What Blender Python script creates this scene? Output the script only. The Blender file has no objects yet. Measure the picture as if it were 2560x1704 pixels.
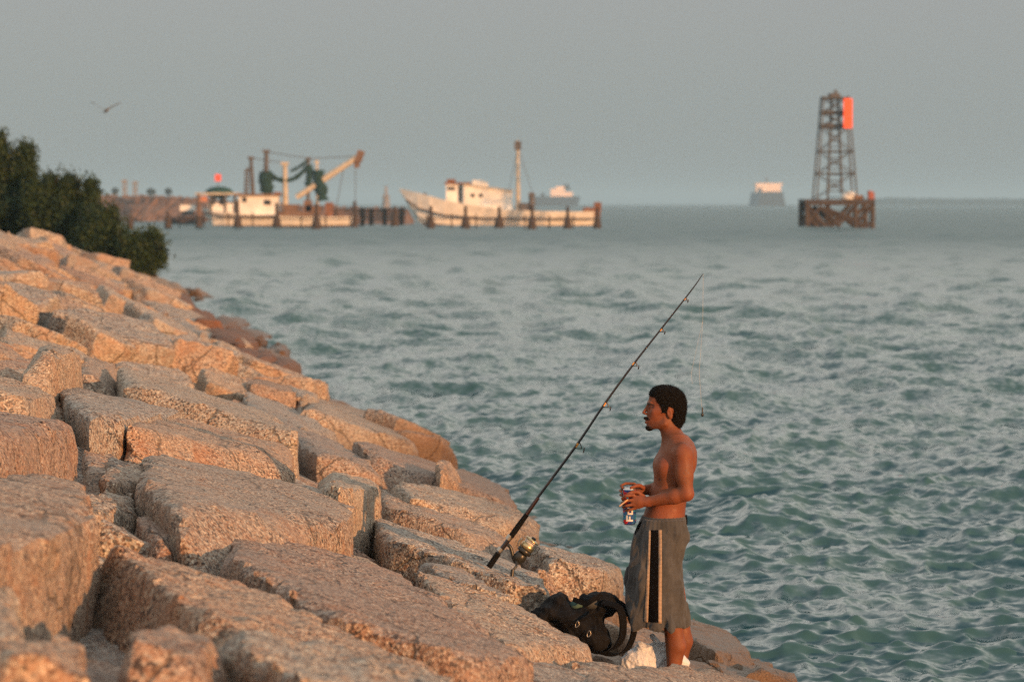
import bpy, bmesh, math, random
import numpy as np
import openvdb
from mathutils import Vector, Matrix
from mathutils.bvhtree import BVHTree
R = math.radians
scene = bpy.context.scene
col = scene.collection
rng = np.random.default_rng(7)
random.seed(7)

# ------------------------------------------------------------------ camera
F = 7111.0          # focal length in photo pixels (2560 wide): 100 mm on 36 mm
H = 3.3             # eye height over the water
HOR = 508.0         # horizon row in the photo
cam_d = bpy.data.cameras.new('camera'); cam = bpy.data.objects.new('camera', cam_d); col.objects.link(cam)
cam_d.lens = 100; cam_d.sensor_width = 36; cam_d.clip_start = 0.1; cam_d.clip_end = 40000
PITCH = math.atan((852 - HOR) / F)
cam.location = (0, 0, H); cam.rotation_euler = (R(90) - PITCH, 0, 0)
cam_d.dof.use_dof = True; cam_d.dof.focus_distance = 16.9; cam_d.dof.aperture_fstop = 3.6
scene.camera = cam

# ------------------------------------------------------------------ sky and sun
SUN_EL, SUN_AZ = 5.5, 40.0     # sun low behind the camera, AZ degrees to the right of straight behind
world = bpy.data.worlds.new('World'); scene.world = world; world.use_nodes = True
wn = world.node_tree; wn.nodes.clear()
w_out = wn.nodes.new('ShaderNodeOutputWorld'); w_bg = wn.nodes.new('ShaderNodeBackground')
w_sky = wn.nodes.new('ShaderNodeTexSky'); w_sky.sky_type = 'NISHITA'; w_sky.sun_disc = False
w_sky.sun_elevation = R(SUN_EL); w_sky.sun_rotation = R(180 - SUN_AZ)
w_sky.air_density = 1.0; w_sky.dust_density = 1.0; w_sky.ozone_density = 1.0
# hazy evening air: a pale veil that thins with height, laid over the clear-sky colour
w_tc = wn.nodes.new('ShaderNodeTexCoord'); w_sep = wn.nodes.new('ShaderNodeSeparateXYZ'); w_rmp = wn.nodes.new('ShaderNodeValToRGB')
wn.links.new(w_tc.outputs['Generated'], w_sep.inputs[0]); wn.links.new(w_sep.outputs[2], w_rmp.inputs['Fac'])
for i, (p_, c_) in enumerate([(0.0, (.238, .268, .268)), (.035, (.254, .281, .288)), (.075, (.286, .295, .304)), (.11, (.54, .52, .50)), (.19, (.94, .89, .80)), (.42, (.86, .84, .78)), (1.0, (.52, .58, .64))]):
    e_ = w_rmp.color_ramp.elements[i] if i < 2 else w_rmp.color_ramp.elements.new(p_)
    e_.position = p_; e_.color = (*c_, 1)
w_sc = wn.nodes.new('ShaderNodeVectorMath'); w_sc.operation = 'SCALE'; w_sc.inputs['Scale'].default_value = .06
wn.links.new(w_sky.outputs[0], w_sc.inputs[0])
w_mix = wn.nodes.new('ShaderNodeMix'); w_mix.data_type = 'RGBA'; w_mix.inputs[0].default_value = .85
wn.links.new(w_sc.outputs[0], w_mix.inputs[6]); wn.links.new(w_rmp.outputs[0], w_mix.inputs[7])
wn.links.new(w_mix.outputs[2], w_bg.inputs['Color']); wn.links.new(w_bg.outputs[0], w_out.inputs['Surface'])
w_bg.inputs['Strength'].default_value = 1.0
sun_d = bpy.data.lights.new('sun', 'SUN'); sun = bpy.data.objects.new('sun', sun_d); col.objects.link(sun)
sun_d.energy = 5.0; sun_d.angle = R(0.8); sun_d.color = (1.0, 0.47, 0.18)
sdir = Vector((math.sin(R(SUN_AZ)) * math.cos(R(SUN_EL)), -math.cos(R(SUN_AZ)) * math.cos(R(SUN_EL)), math.sin(R(SUN_EL))))
sun.rotation_euler = (-sdir).to_track_quat('-Z', 'Y').to_euler()
scene.view_settings.view_transform = 'Standard'; scene.view_settings.look = 'None'
scene.view_settings.gamma = 1; scene.view_settings.exposure = 0.4
scene.view_settings.use_curve_mapping = False
scene.render.engine = 'CYCLES'; scene.cycles.max_bounces = 6; scene.cycles.volume_bounces = 0
scene.cycles.use_denoising = False

# ------------------------------------------------------------------ helpers
def P(px, py, d):                       # photo pixel at distance d -> world point
    cp, sp = math.cos(PITCH), math.sin(PITCH)
    a = (px - 1280) / F; b = (852 - py) / F
    y = cp + b * sp; z = -sp + b * cp
    return Vector((a * d / y, d, H + z * d / y))
def tag(o, label=None, cat=None, group=None, kind=None):
    if label: o['label'] = label
    if cat: o['category'] = cat
    if group: o['group'] = group
    if kind: o['kind'] = kind
    return o
def empty(name, loc=(0, 0, 0), rz=0):
    o = bpy.data.objects.new(name, None); col.objects.link(o); o.location = loc; o.rotation_euler[2] = rz
    o.empty_display_size = 0.2
    return o
def mesh_np(name, v, f):
    """v (n,3); f list of int arrays (m,3)/(m,4)"""
    me = bpy.data.meshes.new(name)
    v = np.ascontiguousarray(v, dtype=np.float32)
    me.vertices.add(len(v)); me.vertices.foreach_set('co', v.ravel())
    f = [a for a in f if len(a)]
    loops = np.concatenate([a.ravel() for a in f]).astype(np.int32)
    tot = np.concatenate([np.full(len(a), a.shape[1], np.int32) for a in f])
    start = np.concatenate([[0], np.cumsum(tot)[:-1]]).astype(np.int32)
    me.loops.add(len(loops)); me.loops.foreach_set('vertex_index', loops)
    me.polygons.add(len(tot)); me.polygons.foreach_set('loop_start', start); me.polygons.foreach_set('loop_total', tot)
    me.update(calc_edges=True); me.validate()
    return me
def smooth(me, on=True):
    me.polygons.foreach_set('use_smooth', np.full(len(me.polygons), on)); me.update()
def link(name, me, mat, parent=None, loc=None):
    o = bpy.data.objects.new(name, me); col.objects.link(o)
    if mat is not None and len(me.materials) == 0: me.materials.append(mat)
    if parent is not None: o.parent = parent
    if loc is not None: o.location = loc
    return o
class MB:
    """collects boxes, tubes, lathes; build() links ONE mesh object"""
    def __init__(s): s.v = []; s.f = []; s.sm = []
    def add(s, vs, fs, sm=False):
        n = len(s.v); s.v += [tuple(p) for p in vs]; s.f += [tuple(i + n for i in q) for q in fs]; s.sm += [sm] * len(fs); return s
    def box(s, c, d, rot=None):
        c = Vector(c); vs = []
        for x in (-.5, .5):
            for y in (-.5, .5):
                for z in (-.5, .5):
                    p = Vector((x * d[0], y * d[1], z * d[2]))
                    if rot is not None: p = rot @ p
                    vs.append(c + p)
        return s.add(vs, [(0, 1, 3, 2), (4, 6, 7, 5), (0, 4, 5, 1), (2, 3, 7, 6), (0, 2, 6, 4), (1, 5, 7, 3)])
    def tube(s, pts, rad, n=8, cap=True, flat=1.0):
        pts = [Vector(p) for p in pts]
        if not hasattr(rad, '__len__'): rad = [rad] * len(pts)
        vs, fs = [], []; prev = None
        for i, p in enumerate(pts):
            t = (pts[min(i + 1, len(pts) - 1)] - pts[max(i - 1, 0)]).normalized()
            if prev is None:
                a = Vector((0, 0, 1)) if abs(t.z) < .9 else Vector((0, 1, 0))
                u = t.cross(a).normalized()
            else:
                u = (prev - t * prev.dot(t)).normalized()
            prev = u; w = t.cross(u)
            for k in range(n):
                an = 2 * math.pi * k / n
                vs.append(p + (u * math.cos(an) + w * math.sin(an) * flat) * rad[i])
        m = len(pts)
        for i in range(m - 1):
            for k in range(n):
                fs.append((i * n + k, i * n + (k + 1) % n, (i + 1) * n + (k + 1) % n, (i + 1) * n + k))
        s.add(vs, fs, True)
        if cap:
            s.add(vs[:n], [tuple(range(n - 1, -1, -1))]); s.add(vs[-n:], [tuple(range(n))])
        return s
    def ribbon(s, pts, wdir, width, thick):
        """strap: flat band along pts, its width along wdir"""
        pts = [Vector(p) for p in pts]; w = Vector(wdir).normalized(); vs = []; m = len(pts)
        for i, p in enumerate(pts):
            t = (pts[min(i + 1, m - 1)] - pts[max(i - 1, 0)]).normalized()
            ww = (w - t * w.dot(t)).normalized(); nn = t.cross(ww)
            for a, b in ((-1, -1), (1, -1), (1, 1), (-1, 1)):
                vs.append(p + ww * a * width / 2 + nn * b * thick / 2)
        fs = [(i * 4 + k, i * 4 + (k + 1) % 4, i * 4 + 4 + (k + 1) % 4, i * 4 + 4 + k) for i in range(m - 1) for k in range(4)]
        fs += [(3, 2, 1, 0), tuple(range(4 * m - 4, 4 * m))]
        return s.add(vs, fs, False)
    def lathe(s, prof, org, ax, n=24):
        """prof [(r,h)] around axis ax from org"""
        ax = Vector(ax).normalized(); a = Vector((0, 0, 1)) if abs(ax.z) < .9 else Vector((1, 0, 0))
        u = ax.cross(a).normalized(); w = ax.cross(u); org = Vector(org); vs = []
        for r, h in prof:
            for k in range(n):
                an = 2 * math.pi * k / n; vs.append(org + ax * h + (u * math.cos(an) + w * math.sin(an)) * r)
        fs = [(i * n + k, i * n + (k + 1) % n, (i + 1) * n + (k + 1) % n, (i + 1) * n + k) for i in range(len(prof) - 1) for k in range(n)]
        return s.add(vs, fs, True)
    def sphere(s, c, r, seg=10, ring=7):
        c = Vector(c); r = Vector(r if hasattr(r, '__len__') else (r, r, r)); vs = []
        for i in range(ring + 1):
            th = math.pi * i / ring
            for k in range(seg):
                an = 2 * math.pi * k / seg
                vs.append(c + Vector((r.x * math.sin(th) * math.cos(an), r.y * math.sin(th) * math.sin(an), r.z * math.cos(th))))
        return s.add(vs, [(i * seg + k, (i + 1) * seg + k, (i + 1) * seg + (k + 1) % seg, i * seg + (k + 1) % seg) for i in range(ring) for k in range(seg)], True)
    def hexa(s, b, t):                   # two quads -> solid
        return s.add(list(b) + list(t), [(3, 2, 1, 0), (4, 5, 6, 7), (0, 1, 5, 4), (1, 2, 6, 5), (2, 3, 7, 6), (3, 0, 4, 7)])
    def build(s, name, mat, parent=None, recalc=True):
        me = bpy.data.meshes.new(name); me.from_pydata(s.v, [], s.f)
        me.polygons.foreach_set('use_smooth', s.sm)
        if recalc:
            bm = bmesh.new(); bm.from_mesh(me); bmesh.ops.recalc_face_normals(bm, faces=bm.faces); bm.to_mesh(me); bm.free()
        me.update()
        return link(name, me, mat, parent)

# ---- signed distance helpers (numpy)
def sdf_mesh(name, fn, lo, hi, vox, adapt=0.0):
    lo = np.array(lo, float); hi = np.array(hi, float)
    n = np.maximum(np.ceil((hi - lo) / vox).astype(int) + 1, 4)
    X = (lo[0] + np.arange(n[0]) * vox)[:, None, None].astype(np.float32)
    Y = (lo[1] + np.arange(n[1]) * vox)[None, :, None].astype(np.float32)
    Z = (lo[2] + np.arange(n[2]) * vox)[None, None, :].astype(np.float32)
    A = fn(X, Y, Z) / vox
    A = np.ascontiguousarray(np.broadcast_to(A, n)).astype(np.float32)
    A = np.clip(A, -3, 3)
    A[0] = A[-1] = 3; A[:, 0] = A[:, -1] = 3; A[:, :, 0] = A[:, :, -1] = 3
    g = openvdb.FloatGrid(3.0); g.copyFromArray(A)
    v, t, q = g.convertToPolygons(isovalue=0.0, adaptivity=adapt)
    v = v * vox + lo
    t = t.astype(np.int64); q = q.astype(np.int64)
    vol = 0.0
    for k in ((0, 1, 2), (0, 2, 3)):
        if len(q):
            a, b, c = (v[q[:, i]] for i in k); vol += (np.cross(a, b) * c).sum()
    if len(t):
        a, b, c = (v[t[:, i]] for i in range(3)); vol += (np.cross(a, b) * c).sum()
    if vol < 0: q = q[:, ::-1]; t = t[:, ::-1]
    me = mesh_np(name, v, [q, t]); smooth(me)
    return me
def smin(a, b, k):
    h = np.clip(.5 + .5 * (b - a) / k, 0, 1); return b + (a - b) * h - k * h * (1 - h)
def smax(a, b, k): return -smin(-a, -b, k)
def ell(X, Y, Z, c, r, roty=0.0):
    x, y, z = X - c[0], Y - c[1], Z - c[2]
    if roty:
        cs, sn = math.cos(roty), math.sin(roty); x, z = cs * x - sn * z, sn * x + cs * z
    k0 = np.sqrt((x / r[0]) ** 2 + (y / r[1]) ** 2 + (z / r[2]) ** 2) + 1e-6
    k1 = np.sqrt((x / r[0] ** 2) ** 2 + (y / r[1] ** 2) ** 2 + (z / r[2] ** 2) ** 2) + 1e-6
    return k0 * (k0 - 1) / k1
def cone(X, Y, Z, a, b, ra, rb):
    a = np.array(a, float); b = np.array(b, float); ba = b - a; L2 = (ba * ba).sum() + 1e-12
    x, y, z = X - a[0], Y - a[1], Z - a[2]
    h = np.clip((x * ba[0] + y * ba[1] + z * ba[2]) / L2, 0, 1)
    return np.sqrt((x - h * ba[0]) ** 2 + (y - h * ba[1]) ** 2 + (z - h * ba[2]) ** 2) - (ra + (rb - ra) * h)
def sines(seed, lam, n=9):
    r = np.random.default_rng(seed); k = r.normal(size=(n, 3)); k /= np.linalg.norm(k, axis=1)[:, None]
    k *= (2 * math.pi / lam) * r.uniform(.6, 1.5, n)[:, None]; ph = r.uniform(0, 6.28, n)
    def f(X, Y, Z):
        s = 0
        for i in range(n): s = s + np.sin(k[i, 0] * X + k[i, 1] * Y + k[i, 2] * Z + ph[i])
        return s / math.sqrt(n)
    return f
def poly2(x, z, pts):
    """signed distance to a polygon in the xz plane"""
    pts = np.array(pts, float); d = np.full(np.broadcast(x, z).shape, 1e9); s = np.ones_like(d)
    j = len(pts) - 1
    for i in range(len(pts)):
        ex, ez = pts[j] - pts[i]; wx = x - pts[i][0]; wz = z - pts[i][1]
        h = np.clip((wx * ex + wz * ez) / (ex * ex + ez * ez + 1e-12), 0, 1)
        d = np.minimum(d, (wx - ex * h) ** 2 + (wz - ez * h) ** 2)
        c1 = z >= pts[i][1]; c2 = z < pts[j][1]; c3 = ex * wz > ez * wx
        flip = (c1 & c2 & c3) | (~c1 & ~c2 & ~c3)
        s = np.where(flip, -s, s); j = i
    return s * np.sqrt(d)

# ------------------------------------------------------------------ materials
class NT:
    def __init__(s, name):
        s.m = bpy.data.materials.new(name); s.m.use_nodes = True; s.t = s.m.node_tree
        s.b = s.t.nodes['Principled BSDF']; s.out = s.t.nodes['Material Output']
        s.tc = s.t.nodes.new('ShaderNodeTexCoord')
    def n(s, typ, **kw):
        nd = s.t.nodes.new('ShaderNode' + typ)
        for k, v in kw.items():
            if hasattr(nd, k): setattr(nd, k, v)
            else: s.set(nd.inputs[k.replace('_', ' ')], v)
        return nd
    def set(s, sock, v):
        if isinstance(v, bpy.types.NodeSocket): s.t.links.new(v, sock)
        else:
            if hasattr(v, '__len__') and len(v) == 3 and sock.type == 'RGBA': v = (*v, 1)
            sock.default_value = v
    def p(s, **kw):
        for k, v in kw.items(): s.set(s.b.inputs[k.replace('_', ' ')], v)
    def noise(s, scale, detail=4, rough=.55, vec=None, dist=0):
        nd = s.n('TexNoise', Scale=scale, Detail=detail, Roughness=rough, Distortion=dist)
        s.set(nd.inputs['Vector'], vec if vec is not None else s.tc.outputs['Object']); return nd.outputs['Fac']
    def ramp(s, fac, stops, interp='LINEAR'):
        nd = s.n('ValToRGB'); nd.color_ramp.interpolation = interp; e = nd.color_ramp.elements
        while len(e) < len(stops): e.new(.5)
        for i, (p, c) in enumerate(stops):
            e[i].position = p; e[i].color = (*c, 1) if hasattr(c, '__len__') else (c, c, c, 1)
        s.set(nd.inputs['Fac'], fac); return nd.outputs['Color']
    def mix(s, a, b, fac, blend='MIX'):
        nd = s.n('Mix'); nd.data_type = 'RGBA'; nd.blend_type = blend
        s.set(nd.inputs[0], fac); s.set(nd.inputs[6], a); s.set(nd.inputs[7], b); return nd.outputs[2]
    def math(s, op, a, b=0.0, clamp=False):
        nd = s.n('Math'); nd.operation = op; nd.use_clamp = clamp; s.set(nd.inputs[0], a); s.set(nd.inputs[1], b); return nd.outputs[0]
    def bump(s, h, strength=.5, dist=.02, normal=None):
        nd = s.n('Bump', Strength=strength, Distance=dist); s.set(nd.inputs['Height'], h)
        if normal is not None: s.set(nd.inputs['Normal'], normal)
        s.set(s.b.inputs['Normal'], nd.outputs[0]); return nd.outputs[0]
def plain(name, c, rough=.6, metal=0.0, var=.25, scale=6.0, bump=0.0, spec=.4):
    t = NT(name); n = t.noise(scale, 5)
    lo = tuple(x * (1 - var) for x in c); hi = tuple(min(1, x * (1 + var)) for x in c)
    t.p(Base_Color=t.ramp(n, [(.3, lo), (.7, hi)]), Roughness=rough, Metallic=metal, Specular_IOR_Level=spec)
    if bump: t.bump(t.noise(scale * 6, 4), .5, bump)
    return t.m
def granite(name, dark=0.0):
    t = NT(name); ob = t.tc.outputs['Object']; geo = t.n('NewGeometry'); oi = t.n('ObjectInfo')
    # crystals: feldspar (pink to orange), quartz (grey), mica flecks (black)
    v1 = t.n('TexVoronoi', Scale=95.0); t.set(v1.inputs['Vector'], ob)
    v2 = t.n('TexVoronoi', Scale=70.0); t.set(v2.inputs['Vector'], ob)
    sep = t.n('SeparateColor'); t.set(sep.inputs[0], v1.outputs['Color'])
    sep2 = t.n('SeparateColor'); t.set(sep2.inputs[0], v2.outputs['Color'])
    base = t.ramp(sep.outputs[0], [(0, (.10, .06, .045)), (.18, (.24, .145, .10)), (.5, (.38, .265, .20)), (.72, (.34, .295, .255)), (.86, (.60, .51, .42)), (1, (.17, .168, .165))])
    fl = t.math('GREATER_THAN', sep2.outputs[1], .80)
    clump = t.noise(7, 3)
    fl = t.math('MULTIPLY', fl, t.ramp(clump, [(.3, .55), (.6, .95)]))
    base = t.mix(base, (.035, .03, .032), fl)
    # large scale tone: weathered grey skin, iron stain
    big = t.noise(1.7, 6, .6)
    base = t.mix(base, (.29, .25, .225), t.ramp(big, [(.42, 0.0), (.68, .55)]))
    st = t.noise(2.6, 5, .65, dist=.6)
    base = t.mix(base, (.33, .14, .06), t.ramp(st, [(.55, 0.0), (.74, .55)]))
    cr = t.n('TexVoronoi', Scale=1.3); cr.feature = 'DISTANCE_TO_EDGE'; wv = t.n('TexNoise', Scale=3.0, Detail=4.0); t.set(wv.inputs['Vector'], ob)
    t.set(cr.inputs['Vector'], t.mix(ob, wv.outputs['Color'], .22))
    crack = t.ramp(cr.outputs['Distance'], [(0, 1.0), (.011, 0.0)])
    base = t.mix(base, (.06, .045, .035), t.math('MULTIPLY', crack, .75))
    # every stone its own tint
    tint = t.ramp(oi.outputs['Random'], [(0, (1.06, .97, .88)), (.2, (.92, .93, .95)), (.4, (1.10, .98, .86)), (.58, (.90, .72, .64)), (.75, (.84, .86, .88)), (.9, (1.06, .86, .72)), (1, (.82, .64, .56))])
    base = t.mix(base, tint, 1.0, 'MULTIPLY')
    base = t.mix(base, (1.13, 1.25, 1.25), 1.0, 'MULTIPLY')
    if dark: base = t.mix(base, (.30, .13, .075), dark * .35); base = t.mix(base, (.52, .40, .35), 1.0, 'MULTIPLY')  # damp red stone, multiplied darker so the colour also carries the blocks' shade
    # tide line: algae-brown, darker and wet close to the water
    sz = t.n('SeparateXYZ'); t.set(sz.inputs[0], geo.outputs['Position'])
    wob = t.math('ADD', sz.outputs[2], t.math('MULTIPLY', t.noise(2.2, 4), -.55))
    wet = t.n('MapRange', From_Min=.60, From_Max=.02, To_Min=0.0, To_Max=1.0); t.set(wet.inputs['Value'], wob)
    base = t.mix(base, (.11, .062, .028), t.math('MULTIPLY', wet.outputs[0], .88))
    ro = t.ramp(wet.outputs[0], [(0, .82), (1, .45)])
    t.p(Base_Color=base, Roughness=ro, Specular_IOR_Level=.3)
    h = t.math('ADD', t.math('SUBTRACT', t.noise(14, 8, .7), t.math('MULTIPLY', crack, .5)), t.math('MULTIPLY', v1.outputs['Distance'], .25))
    b1 = t.bump(h, .85, .03)
    t.bump(t.noise(70, 4, .7), .6, .008, b1)
    return t.m
M = {}
M['granite'] = granite('pink_granite'); M['redgranite'] = granite('damp_shaded_red_granite', 1.0)
# ------------------------------------------------------------------ jetty of granite blocks
SL = 0.37
def Wd(x, d): return 5.16 - .165 * d - x           # metres up the slope from the waterline
def slope_z(x, d): return SL * Wd(x, d)
def unproj(px, py, h=0.0):                         # photo pixel -> point on the jetty's slope raised by h
    den = (py - HOR) / F - SL * .165 - SL * (px - 1280) / F
    d = (H - SL * 5.16 - h) / den
    return P(px, py, d)
def hull2(p):
    p = sorted(map(tuple, p))
    def half(q):
        o = []
        for a in q:
            while len(o) > 1 and (o[-1][0] - o[-2][0]) * (a[1] - o[-2][1]) - (o[-1][1] - o[-2][1]) * (a[0] - o[-2][0]) <= 0: o.pop()
            o.append(a)
        return o[:-1]
    return np.array(half(p) + half(p[::-1]))
def block_mesh(pts, t, batter, vox, seed, rough=1.0, k=.005):
    pts = np.array(pts, float); c = pts.mean(0)
    A = np.c_[pts[:, :2] - c[:2], np.ones(len(pts))]
    g, *_ = np.linalg.lstsq(A, pts[:, 2] - c[2], rcond=None)
    n = np.array([-g[0], -g[1], 1.0]); n /= np.linalg.norm(n)
    top0 = c + np.array([0, 0, g[2]])
    hl = hull2(pts[:, :2]); planes = [(n, top0)]
    r = np.random.default_rng(seed)
    for i in range(len(hl)):
        a, b = hl[i], hl[(i + 1) % len(hl)]; e = b - a; L = np.linalg.norm(e)
        if L < .03: continue
        m = np.array([e[1], -e[0]]) / L
        bt = R(batter + r.uniform(-6, 6)); nn = np.array([m[0] * math.cos(bt), m[1] * math.cos(bt), math.sin(bt)])
        z = top0[2] + g[0] * (a[0] - c[0]) + g[1] * (a[1] - c[1])
        planes.append((nn, np.array([a[0], a[1], z])))
    planes.append((-n + np.array([r.uniform(-.15, .15), r.uniform(-.15, .15), 0]), top0 - n * t))
    rr_ = np.array([np.dot(hl - hl.mean(0), [math.cos(q_), math.sin(q_)]).ptp() if hasattr(hl, 'ptp') else np.ptp(np.dot(hl - hl.mean(0), [math.cos(q_), math.sin(q_)])) for q_ in np.linspace(0, 3.1, 12)]); wmin = min(1.0, rr_.min() / .6)
    for i in range(len(hl)):                        # broken corners and edges
        a, b = hl[i], hl[(i + 1) % len(hl)]; e = b - a; L = np.linalg.norm(e)
        if L < .06: continue
        m = np.array([e[1], -e[0]]) / L; zt = lambda p: top0[2] + g[0] * (p[0] - c[0]) + g[1] * (p[1] - c[1])
        if r.random() < .5:
            tw = r.uniform(-.09, .09) / max(L, .35); mm = np.array([m[0] * math.cos(tw) - m[1] * math.sin(tw), m[0] * math.sin(tw) + m[1] * math.cos(tw)])
            nn = np.array([mm[0], mm[1], r.uniform(.35, 1.6)]); nn /= np.linalg.norm(nn); p = a + (b - a) * r.uniform(.2, .8)
            planes.append((nn, np.array([p[0], p[1], zt(p)]) - nn * r.uniform(.003, .03) * wmin))
        if r.random() < .45:
            o2 = a - hl.mean(0); o2 /= np.linalg.norm(o2); nn = np.array([o2[0], o2[1], r.uniform(.1, 1.0)]); nn /= np.linalg.norm(nn)
            planes.append((nn, np.array([a[0], a[1], zt(a)]) - nn * r.uniform(.01, .07) * wmin))
    n1, n2, n3, n4 = sines(seed, .75), sines(seed + 1, .22), sines(seed + 2, .09), sines(seed + 3, .4)
    def fn(X, Y, Z):
        dx = .02 * n2(X, Y, Z) * rough
        d = None
        for q, p0 in planes:
            e = q[0] * (X - p0[0]) + q[1] * (Y - p0[1]) + q[2] * (Z - p0[2])
            d = e if d is None else smax(d, e, k)
        return d + .007 * rough * n1(X, Y, Z) + .28 * dx - .013 * rough * np.abs(n4(X, Y, Z)) + .006 * rough * n3(X, Y, Z)
    mg = .12 + t * math.tan(R(max(batter, 0)))
    lo = pts.min(0) - mg; hi = pts.max(0) + .12; hi[:2] = pts.max(0)[:2] + mg; lo[2] = pts[:, 2].min() - t - .25
    me = sdf_mesh('boulder', fn, lo, hi, vox); me.set_sharp_from_angle(angle=R(33)); return me
jetty = empty('rock_jetty', (0, 18, 0))
tag(jetty, 'long sloping jetty of stacked pink granite blocks beside the water', 'jetty')
def J(o):
    o.parent = jetty; o.location = Vector(o.location) - Vector((0, 18, 0)); return o
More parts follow.
